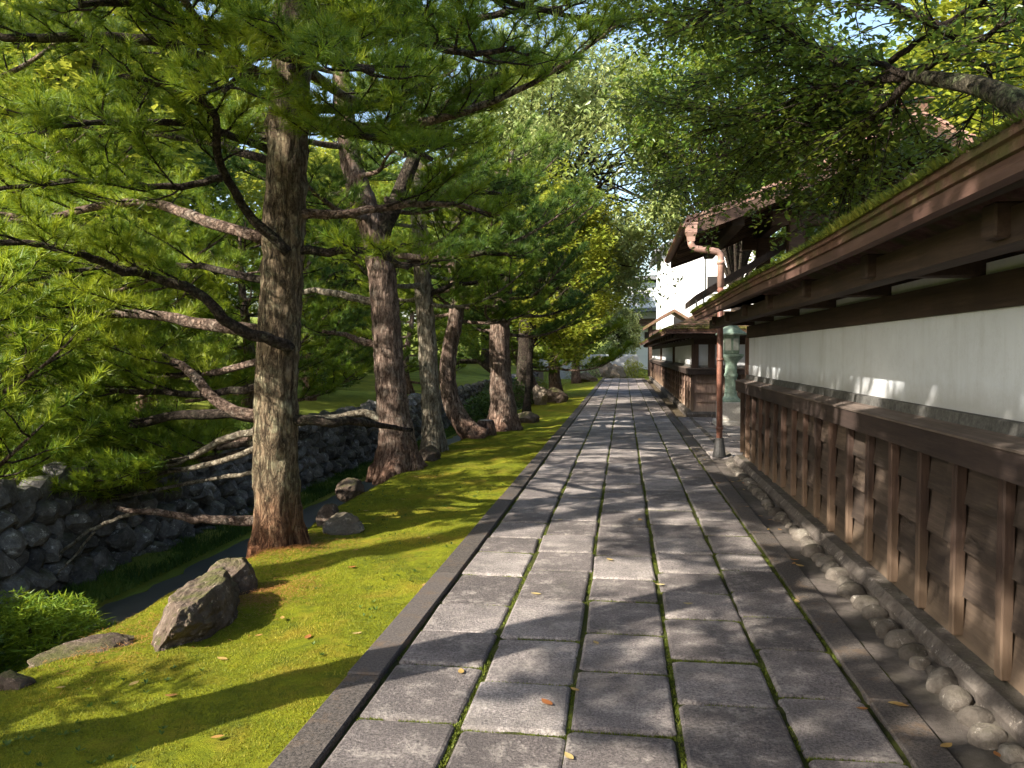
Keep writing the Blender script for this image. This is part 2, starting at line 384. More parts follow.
def m_plain(name, c0, c1, sc=20, rough=.5, spec=.4, metal=0.0, b=.2):
    g = NT(name); n1 = g.noise(sc, 7, .7)
    return g.fin(g.mix(g.ramp(n1, [(.35, 0.0), (.65, 1.0)]), c0, c1), rough, g.bump(n1, b, .004), spec, metal)
M['copper'] = m_plain('brown_copper_pipe', (.10, .042, .030), (.24, .105, .07), 6, .45, .5)
M['copper_pale'] = m_plain('pale_copper_pipe', (.24, .135, .10), (.40, .25, .195), 6, .5, .5)
M['iron'] = m_plain('black_iron', (.012, .011, .010), (.03, .027, .025), 30, .6)
M['patina'] = m_plain('green_bronze_patina', (.17, .25, .19), (.36, .45, .36), 9, .7, .3)
M['granite'] = m_plain('pale_granite', (.40, .37, .32), (.58, .54, .48), 40, .85, .2, 0, .4)
M['paper'] = m_plain('pale_lantern_panel', (.5, .52, .46), (.62, .63, .56), 14, .6)
M['tile'] = m_plain('dark_plinth_tile', (.05, .048, .045), (.13, .125, .115), 24, .8, .3, 0, .5)
M['roofmoss'] = leaf_mat('roof_moss', (.055, .080, .010), (.110, .140, .014), (.210, .200, .025), .2, .9)
def m_water():
    g = NT('grey_stream_water'); P = g.wpos(); n1 = g.noise(9, 3, .5, P)  # stream water: two greys mottled by noise
    return g.fin(g.mix(g.noise(2, 6, .7, P), (.06, .06, .06), (.14, .14, .138)), .28, g.bump(n1, .12, .01), .5)
M['water'] = m_water()

rng = np.random.default_rng(11)

# ------------------------------------------------------------------ THE SETTING
def lawn_z(x, y):
    d = -1.36 - x                                   # distance from the kerb towards the stream
    ed = 1.95 + .16 * noise(np.stack([y * .55, y * 0 + 3, y * 0], -1), 5)
    z = -.005 - .055 * np.clip(d, 0, None)
    t = np.clip((d - ed + .25) / .75, 0, 1); t = t * t * (3 - 2 * t)
    return z - t * .56
# base ground sheet
gx = np.array([-260, -120, -60, -35, -22, -14, -9, -6.5, -5.45, -5.16, -5.12, -4.6, -4.2, -3.3, -2, -1.4, 1.3, 1.7, 3, 8, 20, 60, 120, 260.])
gz = np.array([14, 9, 4.6, 2.6, 1.7, 1.05, .72, .52, .44, .42, -.66, -.68, -.80, -.85, -.4, -.14, -.10, -.06, -.04, 0, .2, 1, 2, 4.])
gy = np.concatenate([np.arange(-40, 0, 4), np.arange(0, 60, 1.0), np.arange(60, 420, 12)])
X, Y = np.meshgrid(np.concatenate([[gx[0]], *[np.linspace(a, b, 1 + max(1, int(min(6, (b - a) / 1.2))))[1:] for a, b in zip(gx[:-1], gx[1:])]]), gy)
Z = np.interp(X, gx, gz)
bumpy = (X < -5.4) * 1.0
Z = Z + bumpy * (fbm(np.stack([X.ravel() * .25, Y.ravel() * .25, X.ravel() * 0], -1), 3).reshape(X.shape)) * .14 - np.clip((Y - 62) / 20, 0, 1) * 0.0
Z = Z + np.clip((Y - 100) / 300, 0, 1) ** 1 * 8 * ((X > -5) | (X < -5))
g = NT('ground'); P = g.wpos(); xx = g.axis(0, P); nn = g.noise(6, 9, .75, P)
lawnc = g.mix(g.ramp(nn, [(.3, 0.0), (.7, 1.0)]), (.15, .19, .028), (.26, .28, .04))
lawnc = g.mix(g.ramp(g.noise(.9, 5, .6, P), [(.45, 0.0), (.65, .8)]), lawnc, (.09, .12, .02))
soil = g.mix(nn, (.06, .045, .03), (.12, .095, .06))
mr = g.n('MapRange', Value=xx); mr.inputs[1].default_value = -5.3; mr.inputs[2].default_value = -5.2; mr.inputs[3].default_value = 1; mr.inputs[4].default_value = 0
my = g.n('MapRange', Value=g.axis(1, P)); my.inputs[1].default_value = 53; my.inputs[2].default_value = 54
gm_ = g.fin(g.mix(g.math('MAXIMUM', mr.outputs[0], my.outputs[0]), soil, lawnc), .95, g.bump(g.math('ADD', nn, g.noise(40, 5, .7, P)), .8, .04), .1)
tag(MB().grid(X, Y, Z).build('ground', gm_, None, True), kind='structure')

# moss lawn between kerb and stream
yy = np.concatenate([np.arange(-6, 14, .07), np.arange(14, 56.1, .25)]); xx_ = np.linspace(-1.345, -4.0, 70)
X, Y = np.meshgrid(xx_, yy)
Z = lawn_z(X.ravel(), Y.ravel()) + .022 * fbm(np.stack([X.ravel() * 2.4, Y.ravel() * 2.4, X.ravel() * 0], -1), 8, 3) * np.clip((-1.36 - X.ravel()) / .15, 0, 1)
tag(MB().grid(X, Y, Z.reshape(X.shape)).build('moss_lawn', M['moss'], None, True), kind='structure')
def lawn_at(x, y): return float(lawn_z(np.array([x]), np.array([y]))[0])
# stream bed with shallow dark water, and its grassy far edge
X, Y = np.meshgrid(np.linspace(-4.62, -3.3, 8), np.linspace(-6, 56, 60))
tag(MB().grid(X, Y, np.full(X.shape, -.60)).build('stream', M['water'], None, True), kind='structure')
X, Y = np.meshgrid(np.linspace(-4.34, -4.96, 10), np.linspace(-6, 56, 300))
Z = -.63 + .12 * np.clip((-4.36 - X) / .25, 0, 1) + .03 * fbm(np.stack([X.ravel() * 3, Y.ravel() * 3, X.ravel() * 0], -1), 4).reshape(X.shape)
tag(MB().grid(X, Y, Z).build('grass_bank', M['lawn'], None, True), kind='structure')

def blades(n, xr, yr, zf, h, w, seed, ypow=1.0, keep=None):
    r = np.random.default_rng(seed); x = r.uniform(*xr, n); y = yr[0] + (yr[1] - yr[0]) * r.random(n) ** ypow
    if keep is not None:
        k = keep(x, y); x, y = x[k], y[k]; n = len(x)
    z = zf(x, y); hh = h * r.uniform(.5, 1.3, n); a = r.uniform(0, 2 * pi, n); l = r.normal(0, .45, (n, 2)) * hh[:, None]
    ww = w * r.uniform(.6, 1.4, n)
    A = np.stack([x + np.cos(a) * ww, y + np.sin(a) * ww, z - .004], -1); B = np.stack([x - np.cos(a) * ww, y - np.sin(a) * ww, z - .004], -1)
    C = np.stack([x + l[:, 0], y + l[:, 1], z + hh], -1)
    return MB().add(np.stack([A, B, C], 1).reshape(-1, 3), np.arange(n * 3).reshape(-1, 3), None, np.clip(.45 + .55 * fbm(np.stack([x * 2.2, y * 2.2, x * 0], -1), 12, 5) + r.normal(0, .2, n), 0, 1))
lz = lambda x, y: lawn_z(x, y) + .022 * fbm(np.stack([x * 2.4, y * 2.4, x * 0], -1), 8, 3) * np.clip((-1.36 - x) / .15, 0, 1)
mb = blades(230000, (-3.25, -1.29), (1.6, 16), lz, .0105, .0030, 21, 1.8, lambda x, y: (x < -1.35 + .035 * fbm(np.stack([y * 3.0, y * 0, y * 0], -1), 44, 3)) & (fbm(np.stack([x * 5, y * 5, x * 0], -1), 45, 3) > -.55))
tag(mb.build('moss', M['moss_blade']), kind='stuff')
mb = blades(45000, (-4.95, -4.38), (2.0, 30), lambda x, y: -.52 + 0 * x, .07, .006, 22, 1.4)
tag(mb.build('grass', M['grass_blade']), kind='stuff')

# ---- stone path
X0, PW = -1.170, .4712                       # left joint, column pitch
cols = [X0 + PW * i for i in range(5)] + [1.115]
mb = MB()
r = np.random.default_rng(3)
xj = []
for c in range(5):
    y = -3.0 + r.uniform(0, .5)
    a, b = cols[c] + .0125, cols[c + 1] - .0125
    while y < 53:
        L = r.uniform(.5, .74) if y < 25 else r.uniform(.55, .85)
        z = r.normal(0, .0025); tx, ty = r.normal(0, .002, 2)
        hx, hy = (b - a) / 2, (L - .022 - r.uniform(0, .012)) / 2; xj.append(((a + b) / 2, y, b - a))
        n0 = mb.n
        # top with a worn rounded edge: rings
        vs = []
        for (ins, dz) in ((0, -.11), (0, -.016), (.005, -.006), (.016, 0.0)):
            ring = []
            for sx, sy in ((-1, -1), (1, -1), (1, 1), (-1, 1)):
                cr = .018
                for (ax, ay) in (((-sx) * cr, 0), (0, (-sy) * cr)) if sx * sy < 0 else ((0, (-sy) * cr), ((-sx) * cr, 0)):
                    ring.append((sx * (hx - ins) + ax, sy * (hy - ins) + ay, dz))
            vs.append(ring)
        V = np.array(vs).reshape(-1, 3)
        V[:, :2] += r.normal(0, .0042, (8, 2))[np.tile(np.arange(8), 4)]
        V = V + np.array([(a + b) / 2 + r.normal(0, .003), y + L / 2, z]); V[:, 2] += (V[:, 0] - (a + b) / 2) * tx * 4 + (V[:, 1] - y - L / 2) * ty * 4
        Q = [(k * 8 + i, k * 8 + (i + 1) % 8, k * 8 + 8 + (i + 1) % 8, k * 8 + 8 + i) for k in range(3) for i in range(8)]
        Q += [(24, 25, 26, 27), (24, 27, 28, 31), (28, 29, 30, 31)]
        mb.add(V, None, Q, r.uniform(0, 1))
        y += L
tag(mb.build('stone_path', M['slab']), kind='structure')
X, Y = np.meshgrid(np.linspace(-1.36, 1.32, 120), np.concatenate([np.arange(-3, 14, .06), np.arange(14, 53.2, .4)]))
Z = -.019 + .010 * fbm(np.stack([X.ravel() * 9, Y.ravel() * 9, X.ravel() * 0], -1), 14, 3).reshape(X.shape)
tag(MB().grid(X, Y, Z).build('path_joints', M['joint'], None, True), kind='structure')
# little moss tufts in the joints
def jk(x, y):
    d = np.min(np.abs(x[:, None] - np.array(cols)[None]), 1)
    return (d < .018) & (fbm(np.stack([x * 3, y * 1.4, x * 0], -1), 31, 3) > -.25)
n = 42000; rj = np.random.default_rng(5)
ci = rj.integers(0, 6, n); xs = np.array(cols)[ci] + rj.uniform(-.012, .012, n); ysj = 1.8 + 16 * rj.random(n) ** 1.8
kk = (ci > 0) | (rj.random(n) < .4)
xs, ysj = xs[kk], ysj[kk]; kk = fbm(np.stack([xs * 3, ysj * 1.4, xs * 0], -1), 31, 3) > .02; xs, ysj = xs[kk], ysj[kk]; n = len(xs)
a = rj.uniform(0, 2 * pi, n); hh = rj.uniform(.006, .015, n)
A = np.stack([xs + .004 * np.cos(a), ysj + .004 * np.sin(a), np.full(n, -.02)], -1); B = np.stack([xs - .004 * np.cos(a), ysj - .004 * np.sin(a), np.full(n, -.02)], -1)
C = np.stack([xs + rj.normal(0, .006, n), ysj + rj.normal(0, .006, n), -.02 + hh], -1)
XJ = np.array([q for q in xj if 2 < q[1] < 17]); n2 = 60000; ki = rj.integers(0, len(XJ), n2); X2 = XJ[ki, 0] + rj.uniform(-.5, .5, n2) * XJ[ki, 2]; Y2 = XJ[ki, 1] + rj.uniform(-.013, .013, n2)
k2 = (rj.random(n2) < np.clip(9.0 / Y2 - .4, .1, 1)) & (fbm(np.stack([X2 * 4, Y2 * 4, X2 * 0], -1), 33, 3) > -.35); X2, Y2 = X2[k2], Y2[k2]; n2 = len(X2); h2 = rj.uniform(.008, .017, n2); a2 = rj.uniform(0, 2 * pi, n2)
A = np.concatenate([A, np.stack([X2 + .004 * np.cos(a2), Y2 + .004 * np.sin(a2), np.full(n2, -.02)], -1)]); B = np.concatenate([B, np.stack([X2 - .004 * np.cos(a2), Y2 - .004 * np.sin(a2), np.full(n2, -.02)], -1)]); C = np.concatenate([C, np.stack([X2 + rj.normal(0, .005, n2), Y2 + rj.normal(0, .005, n2), -.02 + h2], -1)]); n += n2
tag(MB().add(np.stack([A, B, C], 1).reshape(-1, 3), np.arange(n * 3).reshape(-1, 3), None, rj.uniform(0, .8, n)).build('joint_moss', M['joint_blade']), kind='stuff')
# kerbs
def kerb(name, x0, x1, z, seed):
    mb = MB(); r = np.random.default_rng(seed); y = -3.0
    while y < 53:
        L = r.uniform(1.3, 2.1); mb.box(((x0 + x1) / 2 + r.normal(0, .004), y + L / 2, z - .07 + r.normal(0, .003)), (x1 - x0, L - .012, .14), r.uniform(0, 1), r.normal(0, .0015), .008); y += L
    tag(mb.build(name, M['kerb']), kind='structure')
kerb('kerb', -1.352, -1.178, .012, 1); kerb('kerb', 1.125, 1.305, .004, 2)
X, Y = np.meshgrid(np.linspace(1.30, 1.66, 12), np.arange(-3, 21, .1))
Z = -.022 + np.clip((X - 1.5) / .16, 0, 1) * .05 + .008 * fbm(np.stack([X.ravel() * 6, Y.ravel() * 6, X.ravel() * 0], -1), 17).reshape(X.shape)
tag(MB().grid(X, Y, Z).build('gutter_strip', M['sand'], None, True), kind='structure')
# paved forecourt in front of the gate, between the two walls
mb = MB(); r = np.random.default_rng(8); y = 12.9
while y < 20.9:
    L = r.uniform(.7, 1.0); x = 1.33
    while x < 6:
        w = r.uniform(.55, .9); mb.box((x + w / 2, y + L / 2, -.035 + r.normal(0, .002)), (w - .02, L - .02, .08), r.uniform(.2, 1), 0, .008); x += w
    y += L
tag(mb.build('forecourt_paving', M['slab']), kind='structure')

# ------------------------------------------------------------------ rocks
_ico = {}
def ico(sub):
    if sub in _ico: return _ico[sub]
    import bmesh
    bm = bmesh.new(); bmesh.ops.create_icosphere(bm, subdivisions=sub, radius=1.0)
    bm.verts.index_update(); V = np.array([v.co[:] for v in bm.verts]); T = np.array([[v.index for v in f.verts] for f in bm.faces]); bm.free()
    _ico[sub] = (V, T); return _ico[sub]
def rock_verts(sub, size, seed, cuts=9, rough=.08, rotz=0.0, keep=.62):
    V, T = ico(sub); r = np.random.default_rng(seed); V = V.copy()
    for _ in range(cuts):
        nrm = unit(r.normal(0, 1, 3)); d = r.uniform(keep, .92); s_ = V @ nrm - d; V = V - np.clip(s_, 0, None)[:, None] * nrm
    V = V * (1 + rough * fbm(V * 1.8 + seed, seed, 4)[:, None] + rough * .35 * fbm(V * 7 + seed, seed + 3, 3)[:, None]) * np.array(size) / 2
    c, s_ = cos(rotz), sin(rotz); V = V @ np.array([[c, s_, 0], [-s_, c, 0], [0, 0, 1]])
    return V, T
def rock(label, p, size, rotz, seed, m='rock', sink=.3, sub=5, tilt=0.0, group=None, cuts=9, keep=.62):
    V, T = rock_verts(sub, size, seed, cuts, .10, 0, keep)
    c, s_ = cos(tilt), sin(tilt); V = V @ np.array([[c, 0, -s_], [0, 1, 0], [s_, 0, c]])
    c, s_ = cos(rotz), sin(rotz); V = V @ np.array([[c, s_, 0], [-s_, c, 0], [0, 0, 1]])
    o = MB().add(V, T).build('rock', M[m]); o.location = (p[0], p[1], p[2] + size[2] * (.5 - sink))
    for q in o.data.polygons: q.use_smooth = False
    return tag(o, label, 'rock', group or 'rocks along the edge of the moss lawn')
def g_at(px, py, z=-.12): return on_z(px, py, z)
p = g_at(185, 640); rock('long slanting grey rock lying on the moss below the nearest pine', (p[0], p[1] + .12, -.12), (.42, 1.12, .52), R(10), 4, 'rock', .30, 6, 0.2)
p = g_at(232, 600, -.15); rock('dark upright block of rock tucked behind the long slanting rock', (p[0], p[1], -.14), (.34, .40, .42), R(25), 9, 'rock', .3, 5)
p = g_at(85, 660); rock('low flat brown rock at the lawn edge over the stream', (p[0] - .02, p[1] + .05, -.16), (.42, .62, .24), R(-38), 14, 'rock', .4, 5)
p = g_at(14, 690); rock('small rounded rock half sunk in moss at the lawn corner', (p[0], p[1], -.14), (.26, .26, .2), R(10), 15, 'rock', .4, 4)
p = g_at(340, 536); rock('pale tan boulder on the moss just right of the nearest pine', (p[0] + .0, p[1] + .1, -.13), (.38, .40, .30), R(20), 22, 'rock_pale', .3, 5)
p = g_at(322, 536, -.15); rock('dark little rock leaning on the pale tan boulder', (p[0] - .05, p[1] + .35, -.16), (.22, .34, .38), R(-15), 23, 'rock', .3, 4)
p = g_at(365, 492, -.3); rock('grey rock at the stream edge behind the second pine', (p[0] - .2, p[1], -.36), (.4, .6, .36), R(5), 25, 'rock', .3, 4)
p = g_at(437, 462); rock('small rock at the foot of the pale thin trunk', (p[0] - .1, p[1], -.12), (.42, .5, .36), R(5), 26, 'rock', .3, 4)
p = g_at(520, 425); rock('brown rock beside the dark straight trunk', (p[0] + .15, p[1], -.1), (.8, .6, .42), R(5), 27, 'rock', .3, 4)
p = g_at(492, 428); rock('mossy rock just left of the dark straight trunk', (p[0], p[1], -.1), (.5, .5, .45), R(5), 28, 'rock', .3, 4)
p = g_at(540, 406); rock('pale pointed rock standing on the far lawn', (p[0], p[1], -.1), (.55, .6, 1.0), R(5), 29, 'rock_pale', .25, 4)
p = g_at(551, 404); rock('broad grey rock right of the pale pointed rock', (p[0] + .1, p[1], -.1), (.95, .8, .7), R(5), 30, 'rock', .25, 4)
p = g_at(585, 383); rock('low pale rock near the end of the lawn', (p[0], p[1], -.1), (1.5, 1.2, .9), R(5), 31, 'rock_pale', .3, 4)
# reddish litter of pine needles round the nearest trunk
# ---- cobbles along the gutter
r = np.random.default_rng(40); y = 2.3; k = 0
while y < 12.3:
    s_ = r.uniform(.07, .20) if y < 8 else r.uniform(.08, .17); rz = r.uniform(0, 3)
    V, T = rock_verts(3, (s_ * r.uniform(.75, 1.0), s_ * 1.1, s_ * .8), 100 + k, 3, .07, rz, .75)
    o = MB().add(V, T, None, r.uniform(0.1, 1)).build('cobblestone', M['cobble'], None, True)
    o.location = (1.535 + r.normal(0, .018), y + s_ * .55, -.006); tag(o, 'rounded cobble in the mortared row edging the gutter', 'cobblestone', 'cobbles along the wall gutter')
    y += s_ * r.uniform(.96, 1.2); k += 1

# ---- stone retaining wall across the stream
mb = MB(); r = np.random.default_rng(50); z = -.62; row = 0
V0, T0 = ico(2)
while z < .34:
    hz = r.uniform(.17, .23); y = .5 + r.uniform(0, .3)
    while y < 48:
        w = r.uniform(.15, .36); hh = hz * r.uniform(.9, 1.25)
        sd = int(r.integers(1e6)); V = V0.copy(); rr = np.random.default_rng(sd)
        for _ in range(9):
            nr = unit(rr.normal(0, 1, 3) * np.array([1, .8, .8])); d = rr.uniform(.55, .85); V = V - np.clip(V @ nr - d, 0, None)[:, None] * nr
        V = V * np.array([.20, w * .66, hh * .68]) * (1 + .10 * fbm(V * 2.2 + sd % 97, sd % 991, 3)[:, None])
        ang = rr.normal(0, .25); c, s_ = cos(ang), sin(ang); V = V @ np.array([[1, 0, 0], [0, c, s_], [0, -s_, c]])
        zc = z + hh * .45; mb.add(V + np.array([-4.98 - .12 * (zc + .6) + rr.normal(0, .02), y + w / 2, zc + rr.normal(0, .03)]), T0, None, rr.random()); y += w * .97
    z += hz * .93
sweep_back = [(-5.03, .5), (-5.03, 48.5)]; mb.box((-5.13, 24.5, -.16), (.24, 48, 1.0), 0.0); o = mb.build('stone_retaining_wall', M['wallstone']); tag(o, 'rough dark stone retaining wall on the far side of the stream', 'wall')

# ------------------------------------------------------------------ plastered boundary walls
def offset(poly, o):
    P = np.array(poly, float); n = len(P); out = np.zeros((n, 2))
    for i in range(n):
        ns = []
        for a, b in ((i - 1, i), (i, i + 1)):
            if a >= 0 and b < n:
                t = (P[b] - P[a]) / np.linalg.norm(P[b] - P[a]); ns.append(np.array([-t[1], t[0]]))
        if len(ns) == 1: m_ = ns[0]
        else:
            m_ = ns[0] + ns[1]; m_ = m_ / (m_ @ ns[0])
        out[i] = P[i] + m_ * o
    return out
def dens(poly, step):
    out = []
    for a, b in zip(poly[:-1], poly[1:]):
        a, b = np.array(a, float), np.array(b, float); n = max(1, int(np.linalg.norm(b - a) / step))
        out += [a + (b - a) * i / n for i in range(n)]
    return out + [np.array(poly[-1], float)]
def sweep(mb, poly, prof, var=.5, closed=True, jit=None):
    cols_ = []
    for k, (o, z) in enumerate(prof):
        q = offset(poly, o); zz = np.full(len(q), float(z))
        if jit is not None: zz = zz + jit[:, k] if jit.ndim == 2 else zz + jit
        cols_.append(np.column_stack([q, zz]))
    A = np.stack(cols_, 1); m, n = A.shape[:2]
    i = np.arange(m - 1)[:, None] * n; j = np.arange(n if closed else n - 1)[None]; j2 = (j + 1) % n
    Q = np.stack([i + j, i + j2, i + n + j2, i + n + j], -1).reshape(-1, 4); b = mb.n
    mb.add(A.reshape(-1, 3), None, Q, var)
    if closed:       # fan caps
        for base, flip in ((b, False), (b + (m - 1) * n, True)):
            c = mb.n; mb.add(A[0 if not flip else -1].mean(0)[None])
            T = np.array([(base + (k + 1) % n, base + k, c) if not flip else (base + k, base + (k + 1) % n, c) for k in range(n)])
            mb.T.append(T); mb.vT.append(np.full(n, float(np.mean(var))))
    return mb
def rect(o0, o1, z0, z1): return [(o0, z0), (o1, z0), (o1, z1), (o0, z1)]
def along(poly, step, start=.0, end=.0):
    """points with direction along the polyline"""
    res = []
    for a, b in zip(poly[:-1], poly[1:]):
        a, b = np.array(a, float), np.array(b, float); L = np.linalg.norm(b - a); t = (b - a) / L; n = max(1, int(round((L - start - end) / step)))
        for i in range(n + 1): res.append((a + t * (start + (L - start - end) * i / n), t))
    return res
def plaster_wall(label, poly, loc, roofpoly, batten_step, mats, seed, posts=()):
    r = np.random.default_rng(seed); t = thing('plaster_wall', label, 'wall', loc)
    fine = dens(poly, .5); rf = dens(roofpoly, .25)
    def rep(pl): return [tuple(q) for q in pl]
    fp = rep(fine); rp = rep(rf)
    sweep(MB(), fp, [(.07, -.1), (.10, .06), (.06, .115), (-.36, .12), (-.36, -.1)]).build('foundation', M['foundation'], t)
    # lapped horizontal boards
    mb = MB(); zb = .115
    for k, h in enumerate((.24, .235, .24, .235)):
        for i in range(len(poly) - 1):
            pa, pb = np.array(poly[i], float), np.array(poly[i + 1], float); L = np.linalg.norm(pb - pa); n = max(1, int(L / 2.1))
        for i in range(0, len(fp) - 1, 4):
            seg = fp[i:i + 5]
            if len(seg) > 1: sweep(mb, seg, [(-.10, zb), (-.034, zb), (-.036, zb + .012), (-.066, zb + h - .004), (-.10, zb + h - .004)], r.uniform(0, 1))
        zb += h
    mb.build('board_panel', mats['board'], t)
    for (q, d) in along(poly, batten_step, .05, .05):
        nrm = np.array([-d[1], d[0]]); w = r.uniform(.055, .075); dp = r.uniform(.045, .06)
        c = q + nrm * (-.05 + dp / 2); ang = math.atan2(d[1], d[0]); H = r.uniform(.90, .945); z1 = 1.06
        mbx = MB().box((c[0], c[1], z1 - H / 2), (w, dp, H), r.uniform(0, 1), ang, .007)
        V = mbx.V[0]; lean = r.normal(0, .008); V[:, :2] += np.outer(V[:, 2] - z1, d) * lean
        mbx.build('batten', mats['batten'], t)
    sweep(MB(), fp, rect(-.10, .075, 1.055, 1.185), .5).build('rail', M['rail'], t)
    sweep(MB(), fp, [(-.09, 1.187), (.085, 1.187), (.09, 1.20), (-.09, 1.232)], .6).build('ledge', M['cap'], t)
    nj = .006 * fbm(np.stack([np.arange(len(fp)) * .9, np.zeros(len(fp)), np.zeros(len(fp))], -1), seed)
    sweep(MB(), fp, [(-.30, 1.20), (-.055, 1.20), (-.065, 1.285), (-.30, 1.305)], .4, True, None).build('plinth_course', M['tile'], t)
    sweep(MB(), fp, rect(-.36, -.104, 1.03, 2.05)).build('plaster_panel', M['plaster'], t)
    sweep(MB(), fp, rect(-.39, -.075, 1.815, 1.985), .45).build('wall_beam', M['beam'], t)
    for (q, ang, *pw) in posts:
        w_ = pw[0] if pw else .17; MB().box((q[0], q[1], 1.515), (w_, w_, .62), .8, ang, .006).build('post', mats['batten'], t)
    # brackets, outer beam
    for (q, d) in along(poly, 1.55, .5, .5):
        nrm = np.array([-d[1], d[0]]); c = q + nrm * .07; ang = math.atan2(d[1], d[0])
        MB().box((c[0], c[1], 2.045), (.11, .80, .12), .5, ang, .008).build('bracket_arm', M['beam'], t)
    sweep(MB(), rp, rect(.30, .42, 1.965, 2.085), .55).build('eave_beam', M['beam'], t)
    sl = .40; ze = 2.05
    sag = .012 * fbm(np.stack([np.array([q[0] + q[1] for q in rp]) * .35, np.zeros(len(rp)), np.zeros(len(rp))], -1), seed + 2)
    # soffit
    sweep(MB(), rp, [(-.27, ze + .03 + .90 * sl), (.60, ze + .035), (.60, ze + .065), (-.27, ze + .07 + .90 * sl)], .5, True, sag).build('soffit', M['soffit'], t)
    sweep(MB(), rp, rect(.60, .648, ze + .03, ze + .083), .5, True, sag).build('fascia', M['fascia'], t)
    # thick layered shingle roof, both slopes, with a ridge
    pr = []; n = 7
    o0, o1 = .675, -.27; zt = ze + .15
    pr.append((.636, ze + .085)); pr.append((.662, ze + .086)); pr.append((.664, ze + .118)); pr.append((.682, ze + .120))
    for k in range(n):
        a = o0 + (o1 - o0) * k / n; b = o0 + (o1 - o0) * (k + 1) / n
        pr.append((a + .008, zt + (o0 - a) * sl + .014)); pr.append((b + .008, zt + (o0 - b) * sl - .004))
    half = list(pr)
    back = [(2 * o1 - o, z) for (o, z) in half[::-1]]
    prof = half + back + [(o1, ze + .09 + .90 * sl)]
    rv = MB(); sweep(rv, rp, prof, .5, True, sag); rv.build('roof', M['shingle'], t)
    zr = zt + (o0 - o1) * sl
    sweep(MB(), rp, [(o1 + .16, zr - .05), (o1 + .17, zr), (o1 + .05, zr + .09), (o1 - .05, zr + .09), (o1 - .17, zr), (o1 - .16, zr - .05)], .3, True, sag).build('ridge_cap', M['shingle'], t)
    # moss growing on the eave edge
    q = offset(rf, .686); L = np.concatenate([[0], np.cumsum(np.linalg.norm(np.diff(q, axis=0), axis=1))])
    nb = int(min(60000, L[-1] * 3600)); s_ = r.uniform(0, L[-1], nb); x = np.interp(s_, L, q[:, 0]); y = np.interp(s_, L, q[:, 1])
    dens_ = fbm(np.stack([s_ * 1.2, s_ * 0, s_ * 0], -1), seed + 5, 4)
    inw = r.random(nb) ** 1.7 * .24 - .012
    qi = offset(rf, .0); xi = np.interp(s_, L, qi[:, 0]); yi = np.interp(s_, L, qi[:, 1]); f_ = inw / .686
    x = x + (xi - x) * f_; y = y + (yi - y) * f_
    hh = (.009 + .015 * np.clip(dens_ + .3, 0, 1)) * r.uniform(.5, 1.3, nb); zz = zt + .01 + inw * sl + np.interp(s_, L, sag)
    k = r.random(nb) < np.clip((dens_ + .75) * 1.3 + .5 * (inw < .03), .05, 1); x, y, hh, zz, s2 = x[k], y[k], hh[k], zz[k], dens_[k]; nb = len(x)
    a = r.uniform(0, 2 * pi, nb); w = r.uniform(.004, .009, nb)
    A = np.stack([x + w * np.cos(a), y + w * np.sin(a), zz - .015], -1); B = np.stack([x - w * np.cos(a), y - w * np.sin(a), zz - .015], -1)
    C = np.stack([x + r.normal(0, .02, nb), y + r.normal(0, .02, nb), zz + hh], -1)
    o = MB().add(np.stack([A, B, C], 1).reshape(-1, 3), np.arange(nb * 3).reshape(-1, 3), None, np.clip(.45 + .35 * s2 + r.normal(0, .2, nb), 0, 1)).build('moss', M['roofmoss'], t)
    tag(o, kind='stuff')
    return t
plaster_wall('long white plaster wall with dark wooden skirting and mossy eave right beside the stone path', [(1.69, -3.4), (1.69, 12.4)], (1.69, 0, 0), [(1.69, -3.6), (1.69, 12.75)], .52,
             {'board': M['board'], 'batten': M['batten']}, 1, [((1.775, 12.375), 0, .06)])
plaster_wall('farther white plaster wall turning a corner beyond the bronze lantern', [(7.5, 21.4), (1.69, 21.4), (1.69, 53.5)], (1.69, 21.4, 0), [(7.6, 21.4), (1.69, 21.4), (1.69, 53.8)], 1.05,
             {'board': M['board2'], 'batten': M['batten']}, 2, [((1.79, 21.5), 0), ((2.2, 21.53), 0), ((1.80, 30), 0), ((1.80, 40), 0)])

# ------------------------------------------------------------------ gatehouse with its wide roof
gt = thing('gatehouse', 'timber gatehouse with wide weathered roof rising behind the near wall', 'gatehouse', (4.2, 15.6, 0))
GX, GZ, EX, EZ = 4.3, 5.05, .98, 3.56; Y0, Y1 = 13.0, 18.1
def roof_curve(n=14, dz=0.0, x_in=0.0):
    x = np.linspace(EX + x_in, GX, n); t = (x - EX) / (GX - EX); z = EZ + (GZ - EZ) * (.72 * t + .28 * t * t) + dz
    return x, z
x, z = roof_curve(); xa = np.concatenate([x, (2 * GX - x)[::-1][1:]]); za = np.concatenate([z, z[::-1][1:]])
def slab_y(mb, xs, zlo, zhi, ya, yb, var=.5, steps=1):
    n = len(xs); top = np.stack([xs, np.full(n, ya), zhi], -1); bot = np.stack([xs, np.full(n, ya), zlo], -1)
    loop = np.concatenate([top, bot[::-1]]); lf = loop.copy(); lf[:, 1] = yb
    m = len(loop); V = np.concatenate([loop, lf])
    Q = [(i, (i + 1) % m, m + (i + 1) % m, m + i) for i in range(m)]
    for i in range(n - 1): Q += [(i + 1, i, 2 * n - 1 - i, 2 * n - 2 - i), (m + i, m + i + 1, m + 2 * n - 2 - i, m + 2 * n - 1 - i)]
    mb.add(V, None, Q, var)
mb = MB()
